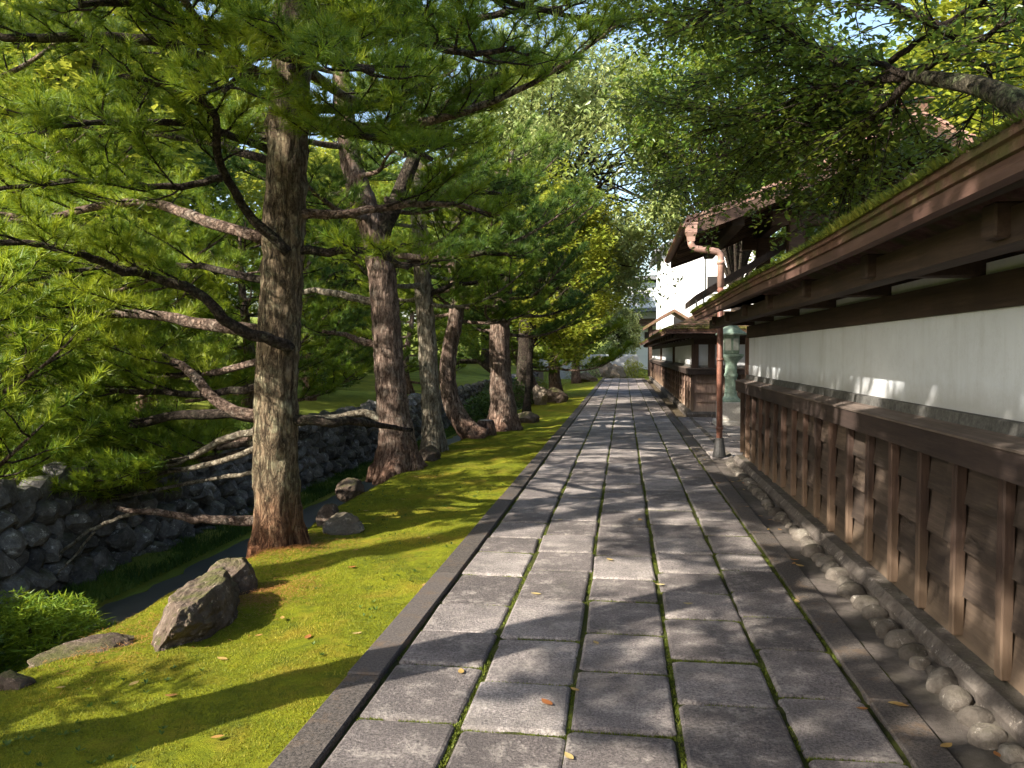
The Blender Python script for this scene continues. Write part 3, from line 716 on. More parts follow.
for k in range(9):      # overlapping shingle courses from the eave up, both slopes
    for sgn in (0, 1):
        a = EX + (GX - EX) * k / 9 - .03; b = EX + (GX - EX) * (k + 1) / 9 + .02; xs = np.linspace(a, b, 4); t = np.clip((xs - EX) / (GX - EX), -.02, 1); zs = EZ + (GZ - EZ) * (.72 * t + .28 * t * t) + .10
        lift = np.linspace(.05, .02, 4)
        if sgn: xs = 2 * GX - xs
        slab_y(mb, xs, zs - .01, zs + lift, Y0, Y1, .3 + .07 * k)
slab_y(mb, xa, za + .02, za + .10, Y0 + .02, Y1 - .02, .35)
mb.build('roof', M['gateroof'], gt)
mb = MB(); mb.box((GX, (Y0 + Y1) / 2, GZ + .17), (.30, Y1 - Y0 - .1, .16), .3, 0, .03); mb.box((GX, (Y0 + Y1) / 2, GZ + .28), (.40, Y1 - Y0, .06), .3, 0, .02); mb.build('ridge', M['shingle'], gt)
for ya, yb in ((Y0 + .03, Y0 + .10), (Y1 - .10, Y1 - .03)):
    mb = MB(); slab_y(mb, xa, za - .16, za + .018, ya, yb, .4); mb.build('bargeboard', M['gatewood'], gt)
mb = MB(); slab_y(mb, xa, za - .022, za + .016, Y0 + .12, Y1 - .12, .5); mb.build('soffit', M['gatewood'], gt)
for k in range(13):
    y = Y0 + .3 + k * (Y1 - Y0 - .6) / 12; mb = MB(); slab_y(mb, xa, za - .12, za - .024, y - .035, y + .035, rng.uniform(0, 1)); mb.build('rafter', M['gatewood'], gt)
for xx0 in (2.75, 4.3, 5.85):
    for y in (14.0, 17.2):
        mb = MB(); mb.box((xx0, y, 1.95), (.26, .26, 3.9), .5, 0, .02); mb.build('post', M['gatewood'], gt)
for y in (14.0, 17.2): MB().box((4.3, y, 3.78), (3.9, .2, .24), .5, 0, .015).build('cross_beam', M['gatewood'], gt)
for xx0, zz in ((2.75, 3.99), (4.3, 4.2), (5.85, 3.99), (1.75, 3.68)): MB().box((xx0, 15.6, zz), (.2, 4.6, .22), .5, 0, .015).build('purlin', M['beam'], gt)
for k, y in enumerate((14.85, 16.35)):
    d = MB().box((4.3, y, 1.45), (.09, 1.46, 2.9), .5, 0, .01).build('door', M['gatewood'], gt)
    for zz in (.5, 1.5, 2.5): MB().box((4.24, y, zz), (.025, 1.4, .1), .3, 0, .004).build('strap', M['iron'], d)
# small side eave with its iron hanger hook
mb = MB(); xs = np.linspace(1.2, 2.7, 6); slab_y(mb, xs, 2.46 + (xs - 1.2) * .6, 2.58 + (xs - 1.2) * .6, 14.35, 16.8, .3); mb.build('side_eave', M['beam'], gt)
mb = MB(); th = np.linspace(pi * .0, pi, 9); mb.tube(np.stack([1.27 + .06 * np.cos(th), np.full(9, 14.32), 2.42 - .10 * np.sin(th)], -1), .014, 6)
mb.tube([(1.33, 14.33, 2.42), (1.33, 14.33, 2.60)], .014, 6); mb.tube([(1.21, 14.33, 2.42), (1.21, 14.33, 2.5)], .014, 6)
mb.build('hook', M['iron'], gt)
MB().tube([(1.36, 14.35, 2.6), (1.36, 14.35, 3.66)], .012, 6).build('rod', M['iron'], gt)
# copper downspout
ds = thing('downspout', 'brown copper downspout with square hopper standing beside the path', 'downspout', (1.46, 13.0, 0))
hp = at(691, 233, 12.9); el = at(695, 242, 12.9); e2 = at(718, 253, 12.95); top = np.array([1.455, 12.98, e2[2] - .12])
mb = MB(); mb.lathe([(.02, -.13), (.075, -.13), (.085, -.06), (.12, .0), (.12, .12), (.135, .125), (.135, .15), (.11, .15)], hp, 4); mb.build('hopper', M['copper_pale'], ds)
c2 = np.array([1.455, 12.98, e2[2] + .02]); P = [hp - (0, 0, .1), hp - (0, 0, .16), hp - (-.02, 0, .20), hp - (-.06, 0, .235)]
dv = unit(c2 - P[-1]); P += [c2 - dv * .14, c2 - dv * .06 - (0, 0, .006), c2 - (0.004, 0, .05), c2 - (0, 0, .13), np.array([1.455, 12.98, 2.6])]
mb = MB().tube(np.array(P), .052, 14); mb.lathe([(.052, -.03), (.062, -.03), (.062, .03), (.052, .03)], c2 - (0, 0, .16), 14); mb.build('elbow_pipe', M['copper_pale'], ds, True)
mb = MB().tube([(1.455, 12.98, 2.62), (1.455, 12.99, 1.4), (1.46, 13.0, .1)], .046, 12)
for zz in (2.55, 1.5, .45): mb.lathe([(.046, -.02), (.055, -.02), (.055, .02), (.046, .02)], (1.4575, 12.99, zz), 12)
mb.build('pipe', M['copper'], ds, True)
MB().lathe([(.0, .0), (.105, .0), (.10, .03), (.066, .26), (.066, .30), (.05, .30)], (1.46, 13.0, .0), 20).build('foot_guard', M['iron'], ds)
mb = MB(); th = np.linspace(pi, 2 * pi, 8)
ring = np.stack([.07 * np.cos(th), .07 * np.sin(th)], -1); A = np.stack([np.stack([EX - .06 + ring[:, 0], np.full(8, y), EZ + .02 + ring[:, 1]], -1) for y in (12.95, 15.5, 18.1)], 0)
mb.grid(A[..., 0], A[..., 1], A[..., 2]); mb.build('gutter', M['copper'], ds)

# ------------------------------------------------------------------ bronze lantern
ln = thing('lantern', 'pale green bronze lantern on a white stone pedestal by the gate', 'lantern', (2.36, 18.9, 0))
c = (2.36, 18.9, 0)
mb = MB(); mb.box((2.36, 18.9, .06), (.72, .72, .12), .5, .0, .02); mb.box((2.36, 18.9, .32), (.58, .58, .40), .5, 0, .02); mb.build('pedestal', M['granite'], ln)
MB().lathe([(0, .52), (.25, .52), (.25, .56), (.17, .60), (.14, .66), (.13, .80), (.128, 1.05), (.15, 1.08), (.15, 1.13), (.13, 1.16), (.125, 1.35), (.16, 1.42), (.25, 1.50), (.27, 1.53), (.27, 1.57), (.2, 1.58)], c, 24).build('shaft', M['patina'], ln, True)
fb = MB().lathe([(.17, 1.575), (.19, 1.60), (.19, 1.97), (.21, 1.99), (.0, 1.99)], c, 6).build('firebox', M['patina'], ln)
for k in range(6):
    a = k * pi / 3 + pi / 3; MB().box((2.36 + .168 * cos(a), 18.9 + .168 * sin(a), 1.79), (.006, .13, .26), .5, a, 0).build('window', M['paper'], fb)
MB().lathe([(.2, 1.992), (.36, 2.0), (.37, 2.03), (.25, 2.10), (.12, 2.22), (.08, 2.27), (.0, 2.27)], c, 6).build('roof', M['patina'], ln)
MB().lathe([(.05, 2.272), (.09, 2.31), (.10, 2.37), (.06, 2.43), (.0, 2.48)], c, 16).build('finial', M['patina'], ln, True)

# ------------------------------------------------------------------ far buildings
kb = thing('storehouse', 'tall bright white plaster storehouse rising behind the farther wall', 'building', (5.8, 64, 0))
mb = MB(); mb.box((6.2, 64, 4.4), (7.2, 9.0, 8.8), .5, 0, .02); mb.build('wall', M['plaster_clean'], kb)
mb = MB(); xs = np.linspace(2.0, 10.4, 9); zr_ = 11.3 - np.abs(xs - 6.2) * .62; slab_y(mb, xs, zr_ - .25, zr_ + .05, 59.0, 69, .5); mb.build('roof', M['greyroof'], kb)
mb = MB(); P5 = np.array([(2.6, 59.52, 8.79), (9.8, 59.52, 8.79), (6.2, 59.52, 10.9)]); P6 = P5.copy(); P6[:, 1] = 59.8
mb.add(np.concatenate([P5, P6]), [(0, 1, 2), (5, 4, 3)], [(0, 2, 5, 3), (2, 1, 4, 5)]); mb.build('gable', M['plaster_clean'], kb)
for zz, xx0 in ((3.6, 3.9), (6.4, 6.2)):
    w_ = MB().box((xx0, 59.46, zz), (.9, .06, 1.1), .4, 0, .01).build('window', M['iron'], kb)
    MB().box((xx0, 59.42, zz - .62), (1.1, .2, .1), .4, 0, .01).build('sill', M['plaster_clean'], w_)
hb = thing('temple_hall', 'distant temple hall with arched grey gable at the end of the path', 'building', (1.8, 84, 0))
mb = MB(); mb.box((3.0, 86, 3.1), (7.0, 8, 6.2), .5, 0, .02); mb.build('wall', M['plaster_clean'], hb)
mb = MB(); xs = np.linspace(-1.6, 7.6, 9); slab_y(mb, xs, 5.6 - .05 * np.abs(xs - 3), 5.95 - .05 * np.abs(xs - 3), 80.2, 91, .6); mb.build('roof', M['greyroof'], hb)
for wx in (-.1, 1.15, 2.4):
    w_ = MB().box((wx, 81.96, 2.9), (.8, .07, 1.5), .4, 0, .01).build('window', M['gatewood'], hb); MB().box((wx, 81.9, 2.9), (.62, .03, 1.3), .4, 0, 0).build('pane', M['iron'], w_)
mb = MB()
for k in range(5): ys = 80.4 + k * .34; mb.box((3.0, ys + .17, 4.25 + k * .16), (8.2 - k * .1, .42, .12), .3 + .1 * k, 0, .01)
mb.build('lower_roof', M['shingle'], hb)
mb = MB(); mb.box((2.6, 84.6, 7.2), (4.4, 3.2, 2.6), .5, 0, .02); mb.build('upper_wall', M['plaster_clean'], hb)
mb = MB(); th = np.linspace(0, pi, 17); xs = 1.75 + .75 * np.cos(th); zz = 6.7 + .95 * np.sin(th)
V = np.concatenate([np.stack([xs, np.full(17, 82.9), zz], -1), np.stack([xs, np.full(17, 82.5), zz], -1), [(1.75, 82.5, 6.7)]]); Q = [(i, i + 1, 17 + i + 1, 17 + i) for i in range(16)]; T = [(17 + i, 17 + i + 1, 34) for i in range(16)]
ar = mb.add(V, T, Q).build('arched_gable', M['greyroof'], hb)
MB().lathe([(.0, -.0), (.18, 0)], (0, 0, 0), 12).build('emblem', M['iron'], ar) if False else None
th = np.linspace(0, 2 * pi, 13)[:-1]; V = np.concatenate([np.stack([1.75 + .2 * np.cos(th), np.full(12, 82.46), 7.0 + .26 * np.sin(th)], -1), [(1.75, 82.44, 7.0)]])
MB().add(V, [(i, (i + 1) % 12, 12) for i in range(12)]).build('emblem', M['iron'], ar)
mb = MB(); xs = np.linspace(.2, 5.0, 7); slab_y(mb, xs, 8.5 + .3 * (1 - ((xs - 2.6) / 2.4) ** 2), 8.75 + .45 * (1 - ((xs - 2.6) / 2.4) ** 2), 82.2, 86.4, .6); mb.build('upper_roof', M['greyroof'], hb)
ph = thing('porch', 'low brown roofed porch beyond the end of the farther wall', 'porch', (2.6, 57, 0))
mb = MB(); xs = np.linspace(1.3, 5.2, 7); zc = 4.5 - np.abs(xs - 3.2) * .62; slab_y(mb, xs, zc - .2, zc, 55, 58.6, .6); mb.build('roof', M['shingle'], ph)
for xx0 in (1.75, 4.6):
    for y in (55.4, 58.2): MB().box((xx0, y, 1.75), (.2, .2, 3.5), .5, 0, .01).build('post', M['gatewood'], ph)
mb = MB(); mb.box((3.2, 55.4, 3.0), (3.2, .16, .3), .5, 0, .01); mb.build('beam', M['gatewood'], ph)
gw = MB(); sweep(gw, dens([(-6, 58), (1.0, 58)], 1), rect(-.2, .2, -.2, 1.5)); o = gw.build('garden_wall', M['plaster']); tag(o, 'low pale garden wall crossing beyond the end of the path', 'wall')
rock('broad pale boulder in front of the low garden wall at the path end', (-.6, 56.2, -.1), (1.6, 1.0, 1.2), .3, 71, 'rock_pale', .2, 4, 0, 'boulders at the path end')
rock('rounded grey boulder at the path end below hanging leaves', (-1.4, 56.0, 0), (1.6, 1.2, 1.9), .8, 72, 'rock_pale', .2, 4, 0, 'boulders at the path end')

# ------------------------------------------------------------------ TREES
def smooth_line(P, it=2):
    P = np.asarray(P, float)
    for _ in range(it):
        A = P[:-1] * .75 + P[1:] * .25; B = P[:-1] * .25 + P[1:] * .75
        P = np.concatenate([P[:1], np.stack([A, B], 1).reshape(-1, 3), P[-1:]])
    return P
def resample(P, n):
    P = np.asarray(P, float); L = np.concatenate([[0], np.cumsum(np.linalg.norm(np.diff(P, axis=0), axis=1))]); s_ = np.linspace(0, L[-1], n)
    return np.stack([np.interp(s_, L, P[:, i]) for i in range(3)], -1), L[-1]
Zv = np.array([0, 0, 1.0])
def grow(P, r, tw, tuf, f0=.3, sub=.17, L0=.85, up=.28, kt=1.0):
    """side shoots with needle tufts along a limb"""
    Q, L = resample(P, max(6, int(np.linalg.norm(np.diff(P, axis=0), axis=1).sum() / .05))); t = unit(np.gradient(Q, axis=0)); n = len(Q)
    s_ = f0 * L; side = 1
    while s_ <= L:
        i = min(n - 1, int(s_ / L * (n - 1))); fr = s_ / L; sv = unit(np.cross(t[i], Zv) + 1e-6)
        d = unit(t[i] * r.uniform(.3, 1.0) + sv * side * r.uniform(.5, 1.1) + Zv * r.uniform(-.15, up + .1))
        Ls = L0 * (1 - .5 * fr) * r.uniform(.55, 1.15); k = np.linspace(0, 1, 5)[:, None]
        B = Q[i] + d * Ls * k + Zv * (.14 * Ls) * k * k + np.cumsum(r.normal(0, .022, (5, 3)), 0) * (k > 0)
        tw.append((B, np.linspace(.011, .004, 5)))
        m = max(2, int(Ls / .085 * kt))
        for f in np.linspace(.22, 1, m):
            for sd in (-1, 1):
                if r.random() < .12: continue
                p0 = B[0] + (B[-1] - B[0]) * f if False else np.array([np.interp(f * 4, range(5), B[:, a]) for a in range(3)])
                sv2 = unit(np.cross(d, Zv) + 1e-6); d2 = unit(d * r.uniform(.3, .9) + sv2 * sd * r.uniform(.2, .9) + Zv * r.uniform(.1, .7))
                p1 = p0 + d2 * r.uniform(.05, .17); tuf.append((p1, d2)); 
                if r.random() < .5: tw.append((np.array([p0, p1]), np.array([.004, .003])))
        tuf.append((B[-1], unit(d + Zv * .3)))
        s_ += sub * r.uniform(.7, 1.3); side = -side
def needles(mb, tuf, r, K=46, ln=.10, w=.0016, fan=1.0, tint=None):
    if not tuf: return
    p = np.array([a for a, b in tuf]); a = np.array([b for a, b in tuf]); N = len(p)
    tv = np.clip(.45 + .55 * fbm(p * 1.1, 77, 3) + r.normal(0, .22, N), 0, 1)
    back = r.uniform(0, .075, (N, K, 1)); base = p[:, None] - a[:, None] * back
    rv = r.normal(0, 1, (N, K, 3)); d = unit(a[:, None] * r.uniform(.25, 1.1, (N, K, 1)) + unit(rv) * fan * r.uniform(.4, 1.0, (N, K, 1)) + Zv * .12)
    l = ln * r.uniform(.6, 1.15, (N, K, 1)); tip = base + d * l; sd = unit(np.cross(d, unit(r.normal(0, 1, (N, K, 3))))) * w
    V = np.stack([base + sd, base - sd, tip], 2).reshape(-1, 3)
    vv = np.clip(tv[:, None] + r.normal(0, .14, (N, K)), 0, 1).ravel()
    k = r.random(N) < .02
    mb.add(V, np.arange(N * K * 3).reshape(-1, 3), None, vv)
def auto_limbs(axis_pts, r, z0, n, Lmax, rise=.08, droop=.12, bias=None, f_top=.22):
    """limbs in all directions along the upper trunk"""
    out = []; Q, L = resample(axis_pts, 80); zs = Q[:, 2]; ztop = zs[-1]
    for k in range(n):
        f = (k + r.uniform(0, .6)) / n; z = z0 + (ztop - z0) * f; i = int(np.argmin(np.abs(zs - z))); az = k * 2.39996 + r.uniform(-.4, .4)
        if bias is not None and r.random() < bias[1]: az = bias[0] + r.normal(0, .6)
        ln = Lmax * (1 - (1 - f_top) * f ** 1.3) * r.uniform(.7, 1.1); d = np.array([cos(az), sin(az), 0]); s_ = np.array([-d[1], d[0], 0]); w = r.normal(0, .10, 5)
        k_ = np.linspace(0, 1, 6); P = Q[i] + d * ln * k_[:, None] + s_ * np.concatenate([[0], np.cumsum(w)])[:, None] * ln * .3 + Zv * (ln * (rise * k_ - droop * np.sin(k_ * pi) * .7 + .16 * k_ ** 3 + (f ** 2) * .5 * k_))[:, None]
        out.append((P, .018 * ln + .012))
    return out
def pine(label, trunk_pts, trunk_r, limbs, autos, seed, mbark='bark', mneedle='needle', K=46, ln=.10, w=.0016, sides=28, rings=60, L0=.85, sub=.17, kt=1.0, f0=.3, group='pines along the moss lawn', name='pine_tree', extra=(), parts=True, twig_n=4):
    r = np.random.default_rng(seed); t = thing(name, label, 'pine tree', tuple(trunk_pts[0]), group)
    Pt = smooth_line(trunk_pts, 2); Q, L = resample(Pt, rings); rr = np.interp(np.linspace(0, 1, rings), np.linspace(0, 1, len(trunk_r)), trunk_r)
    tm = MB().tube(Q, rr, sides, .5, True, .13, seed)
    # root flare
    V = tm.V[0]; b0 = Q[0]; hh = V[:, 2] - b0[2]; ang = np.arctan2(V[:, 1] - b0[1], V[:, 0] - b0[0]); fl = np.exp(-np.clip(hh, 0, None) / .20) * (.42 + .42 * np.sin(ang * 4 + seed) * np.sin(ang * 1.5 + 2 + seed)) * trunk_r[0]
    V[:, 0] += np.cos(ang) * fl; V[:, 1] += np.sin(ang) * fl; V[hh < .02, 2] -= .15
    tw = []; tuf = []
    al = auto_limbs(Pt, r, **autos) if autos else []
    for (P, r0) in al:
        P = smooth_line(P, 1); tm.tube(P, np.linspace(r0, .008, len(P)), 6, .5, True)
        grow(P, r, tw, tuf, f0, sub, L0, .28, kt)
    tm.build('trunk', M[mbark], t, True)
    for (P, r0, needles_on, bm_) in limbs:
        P = smooth_line(P, 2); P, Lp = resample(P, max(8, int(len(P)))); 
        P = P + np.concatenate([[[0, 0, 0]], np.cumsum(r.normal(0, .010, (len(P) - 1, 3)), 0)])
        MB().tube(P, np.linspace(r0, .35 * r0 + .003, len(P)), 10, .5, True, .16, seed + 3).build('limb', M[{'bark': 'bark_limb', 'bark_pale': 'bark_limb_pale'}.get(bm_, bm_)], t, True)
        if needles_on: grow(P, r, tw, tuf, needles_on if needles_on is not True else f0, sub, L0, .28, kt)
    cr = MB()
    needles(cr, tuf, r, K, ln, w)
    crown = cr.build('crown', M[mneedle], t)
    wb = MB()
    for (P, rd) in tw: wb.tube(P, rd, twig_n, .5, False)
    if tw: wb.build('twigs', M['bark_dark'], t)
    return t
A_ = lambda Y, *pts: [at(px, py, Y if len(q) == 0 else q[0]) for (px, py, *q) in pts]

# --- the nearest pine
tz = -.13; b1 = on_z(279, 549, tz); Yb = b1[1]
tr1 = [b1] + [at(px, py, Yb) for px, py in ((277, 500), (275, 440), (277, 360), (281, 300), (284, 230), (287, 160), (290, 90), (294, 0))]
top1 = tr1[-1]; tr1 += [top1 + np.array([.05, .05, 1.2]), top1 + np.array([-.1, .2, 2.6]), top1 + np.array([.1, .3, 3.9])]
d1 = lambda a, b: None
L1 = [
 (A_(Yb, (262, 522), (225, 516), (180, 512, Yb - .1), (120, 505, Yb - .2)), .050, False, 'bark'),
 (A_(Yb - .15, (150, 508), (110, 520, Yb - .25), (75, 545, Yb - .3), (40, 552, Yb - .35), (0, 560, Yb - .4)), .020, False, 'bark_pale'),
 (A_(Yb - .25, (95, 532), (80, 548, Yb - .4), (58, 572, Yb - .5)), .012, False, 'bark_pale'),
 (A_(Yb, (262, 416), (222, 411), (191, 377, Yb + .3), (164, 360, Yb + .5), (113, 342, Yb + .7), (60, 345, Yb + .8)), .055, .35, 'bark'),
 (A_(Yb, (262, 418), (222, 412), (181, 415, Yb + 0.11), (137, 426, Yb + 0.28), (96, 436, Yb + 0.39), (40, 450, Yb + 0.50), (-40, 455, Yb + 0.61)), .05, .25, 'bark_dark'),
 (A_(Yb, (262, 428), (230, 432), (195, 452, Yb + 0.17), (150, 464, Yb + 0.33), (100, 480, Yb + 0.44), (50, 492, Yb + 0.55)), .035, .3, 'bark_pale'),
 (A_(Yb - .18, (290, 350), (273, 339, Yb - .3), (239, 332, Yb - .45), (215, 315, Yb - .6), (202, 300, Yb - .7), (178, 288, Yb - .8), (147, 277, Yb - .9), (120, 267, Yb - 1.1), (60, 250, Yb - 1.3), (0, 245, Yb - 1.5)), .052, .4, 'bark_dark'),
 (A_(Yb, (262, 331), (205, 325), (174, 318, Yb + .2), (100, 312, Yb + .4), (30, 318, Yb + .5), (-50, 310, Yb + .5)), .06, .3, 'bark'),
 (A_(Yb, (265, 240), (222, 227), (184, 212, Yb + .3), (150, 198, Yb + .4), (90, 205, Yb + .6), (20, 215, Yb + .7), (-60, 200, Yb + .7)), .055, .3, 'bark'),
 (A_(Yb - .15, (288, 253), (253, 222, Yb - .3), (222, 178, Yb - .6), (212, 160, Yb - .8), (219, 113, Yb - 1.0), (190, 90, Yb - 1.2), (120, 80, Yb - 1.4)), .045, .45, 'bark_dark'),
 (A_(Yb - .6, (222, 178), (164, 185, Yb - .8), (133, 174, Yb - 1.0), (70, 165, Yb - 1.3), (-10, 170, Yb - 1.5)), .03, .2, 'bark_dark'),
 (A_(Yb, (280, 85), (222, 72, Yb - .2), (191, 58, Yb - .3), (147, 44, Yb - .4), (85, 44, Yb - .6), (0, 40, Yb - .8), (-60, 30, Yb - .9)), .06, .2, 'bark_dark'),
 (A_(Yb, (292, 109), (321, 109), (368, 106, Yb + .2), (409, 99, Yb + .3), (450, 80, Yb + .4)), .05, .3, 'bark_dark'),
 (A_(Yb, (290, 213), (340, 210), (400, 198, Yb + .3), (450, 195, Yb + .4), (500, 205, Yb + .6)), .045, .45, 'bark'),
 (A_(Yb, (290, 250), (340, 249), (375, 252, Yb - .3), (400, 264, Yb - .5)), .042, .55, 'bark_dark'),
 (A_(Yb, (290, 420), (330, 418), (375, 424, Yb + .5), (410, 430, Yb + .9)), .05, False, 'bark_dark'),
 (A_(Yb, (285, 60), (330, 30, Yb - .3), (380, 10, Yb - .6), (430, 5, Yb - .8)), .05, .25, 'bark_dark'),
 (A_(Yb, (283, 30), (240, 5, Yb - .6), (200, -10, Yb - 1.1), (140, 10, Yb - 1.5), (80, 5, Yb - 1.8)), .05, .25, 'bark_dark'),
 (A_(Yb, (262, 440), (210, 450, Yb + .5), (150, 440, Yb + .9), (80, 430, Yb + 1.2), (0, 420, Yb + 1.4)), .035, .2, 'bark_dark'),
 (A_(Yb, (262, 385), (200, 400, Yb + 0.28), (140, 395, Yb + 0.50), (70, 390, Yb + 0.66), (-20, 400, Yb + 0.77)), .035, .25, 'bark_dark'),
 (A_(Yb, (264, 445), (200, 470, Yb + 0.22), (130, 480, Yb + 0.44), (60, 500, Yb + 0.61), (0, 520, Yb + 0.72)), .03, .25, 'bark_pale'),
 (A_(Yb, (264, 280), (190, 265, Yb + 0.33), (110, 262, Yb + 0.55), (20, 275, Yb + 0.77)), .035, .25, 'bark_dark'),
 (A_(Yb, (264, 360), (200, 372, Yb + .6), (120, 380, Yb + 1.0), (40, 375, Yb + 1.3), (-40, 370, Yb + 1.5)), .035, .2, 'bark'),
 (A_(Yb, (268, 160), (200, 140, Yb + .5), (120, 130, Yb + .8), (20, 110, Yb + 1.0)), .04, .2, 'bark_dark'),
 (A_(Yb, (270, 150), (200, 120, Yb - .7), (130, 120, Yb - 1.2), (40, 130, Yb - 1.7)), .035, .3, 'bark_dark'),
 (A_(Yb, (290, 70), (300, 60, Yb - .7), (290, 50, Yb - 1.3), (330, 60, Yb - 1.9), (370, 70, Yb - 2.3)), .04, .25, 'bark_dark'),
 (A_(Yb, (290, 40), (270, 40, Yb - .8), (250, 60, Yb - 1.5), (220, 90, Yb - 2.1)), .04, .25, 'bark_dark'),
 (A_(Yb, (292, 20), (340, 0, Yb - .5), (400, 30, Yb - 1.0), (460, 60, Yb - 1.3), (520, 60, Yb - 1.5)), .04, .25, 'bark_dark'),
 (A_(Yb, (290, 120), (340, 130, Yb - .5), (390, 140, Yb - .9), (430, 160, Yb - 1.2)), .035, .3, 'bark_dark'),
 (A_(Yb, (292, 0), (350, -30, Yb + .3), (430, -20, Yb + .5), (520, 10, Yb + .6), (590, 20, Yb + .7)), .045, .25, 'bark_dark'),
 (A_(Yb, (262, 446), (200, 460, Yb + .5), (130, 470, Yb + .8), (60, 478, Yb + 1.0), (-10, 480, Yb + 1.1)), .03, .2, 'bark_dark'),
 (A_(Yb, (262, 436), (190, 445, Yb + .9), (110, 455, Yb + 1.4), (20, 468, Yb + 1.8), (-30, 470, Yb + 1.9)), .03, .25, 'bark'),
 (A_(Yb, (264, 470), (215, 480, Yb + .3), (150, 492, Yb + .4), (90, 500, Yb + .5), (20, 505, Yb + .6)), .022, .45, 'bark_pale'),
]
pine('nearest big pine with thick mossy bark and pale lichen on the moss lawn', tr1, [.195, .192, .182, .178, .173, .168, .16, .15, .14, .12, .07, .03], L1,
     dict(z0=3.5, n=26, Lmax=2.8), 101, 'bark_near', 'needle', 42, .115, .0032, 56, 150, .85, .10, 1.1)

# --- second pine (thick, forked)
b2 = on_z(400, 471, -.13); Y2 = b2[1]
tr2 = [b2] + [at(px, py, Y2) for px, py in ((397, 440), (392, 400), (387, 340), (383, 280), (376, 235), (366, 210), (352, 170), (345, 120), (340, 60), (335, 0))]
tr2 += [tr2[-1] + np.array([0, .2, 1.5])]
L2 = [
 (A_(Y2, (378, 240), (390, 218), (403, 180), (416, 140), (428, 120), (443, 106, Y2 - .2), (470, 85, Y2 - .3), (520, 70, Y2 - .5)), .13, .5, 'bark_dark'),
 (A_(Y2, (414, 142), (405, 120), (398, 95), (396, 65, Y2 - .3), (430, 44, Y2 - .5), (457, 24, Y2 - .6), (512, 7, Y2 - .8), (560, 5, Y2 - 1)), .085, .4, 'bark_dark'),
 (A_(Y2, (381, 303), (355, 296), (330, 290), (305, 287, Y2 + .3), (270, 300, Y2 + .6)), .065, .6, 'bark_pale'),
 (A_(Y2, (384, 347), (362, 340), (343, 333), (320, 330, Y2 - .4)), .06, .7, 'bark'),
 (A_(Y2, (390, 425), (372, 412), (345, 416, Y2 - .2), (310, 425, Y2 - .3), (260, 430, Y2 - .5), (220, 445, Y2 - .6)), .07, .5, 'bark_pale'),
 (A_(Y2, (390, 265), (430, 262), (470, 250), (520, 255, Y2 - .3)), .05, .3, 'bark_dark'),
 (A_(Y2, (385, 200), (430, 195), (490, 190, Y2 + .3), (540, 205, Y2 + .6)), .05, .3, 'bark_dark'),
]
pine('second pine with thick reddish trunk forking high above the moss lawn', tr2, [.29, .235, .215, .207, .20, .19, .15, .14, .12, .10, .08, .03], L2, dict(z0=3.0, n=24, Lmax=2.8), 102, 'bark', 'needle_dark', 36, .125, .0042, 40, 110, .95, .11, 1.05)

# --- slim pale trunk and curved trunk
b3 = on_z(434, 452, -.13); Y3 = b3[1]
tr3 = [b3] + [at(px, py, Y3) for px, py in ((432, 420), (429, 370), (425, 310), (420, 250), (418, 190), (420, 130), (424, 70))]
pine('slender pine with smooth pale trunk between the thick pine and the curved one', tr3, [.19, .165, .16, .15, .14, .12, .09, .03], [(A_(Y3, (424, 300), (445, 285), (480, 280), (510, 270)), .05, .3, 'bark_dark')], dict(z0=2.4, n=22, Lmax=2.4), 103, 'bark_pale', 'needle', 40, .12, .0038, 24, 60, .95, .12, .95)
b4 = on_z(484, 440, -.13); Y4 = b4[1]
tr4 = [b4] + [at(px, py, Y4) for px, py in ((466, 428), (454, 410), (447, 385), (448, 355), (456, 320), (459, 290), (452, 250), (462, 200), (468, 150))]
pine('pine whose leaning trunk curves up from a cut stump on the lawn', tr4, [.20, .19, .17, .155, .15, .14, .13, .12, .08, .03], [(A_(Y4, (448, 390), (440, 375), (425, 365)), .05, False, 'bark')], dict(z0=2.2, n=22, Lmax=2.4), 104, 'bark', 'needle', 40, .12, .0038, 24, 60, .95, .12, .95)
st = on_z(486, 437, -.12); stp = thing('tree_stump', 'short cut stump at the foot of the curved pine', 'stump', tuple(st))
MB().tube([st - (0, 0, .1), st + (0, 0, .12), st + (.0, 0, .34)], [.26, .20, .16], 18, .5, True, .12, 5).build('bark', M['bark'], stp, True)
MB().lathe([(.0, .352), (.13, .348)], st, 14).build('cut_face', M['granite'], stp)
b5 = on_z(505, 432, -.12); Y5 = b5[1]
tr5 = [b5] + [at(px, py, Y5) for px, py in ((503, 410), (500, 370), (499, 330), (503, 290), (505, 250), (508, 200), (512, 150))]
L5 = [(A_(Y5, (503, 318), (520, 312), (540, 305), (560, 290)), .10, .4, 'bark_dark'), (A_(Y5, (500, 380), (485, 362), (465, 360), (445, 365)), .09, .35, 'bark_dark')]
pine('dark straight pine with forked top beyond the curved trunk', tr5, [.33, .25, .22, .21, .20, .17, .12, .04], L5, dict(z0=2.0, n=26, Lmax=2.7), 105, 'bark', 'needle_dark', 40, .125, .0044, 24, 60, 1.0, .12, .95)
b6 = on_z(534, 398, -.1); Y6 = b6[1]
tr6 = [b6] + [at(px, py, Y6) for px, py in ((530, 385), (524, 370), (520, 350), (528, 320), (532, 280), (530, 240))]
pine('small leaning pine with cloud-pruned pads on the far lawn', tr6, [.3, .26, .22, .2, .18, .12, .04], [], dict(z0=.9, n=24, Lmax=2.6, f_top=.35), 106, 'bark', 'needle', 34, .15, .0062, 16, 40, 1.1, .15, .8)
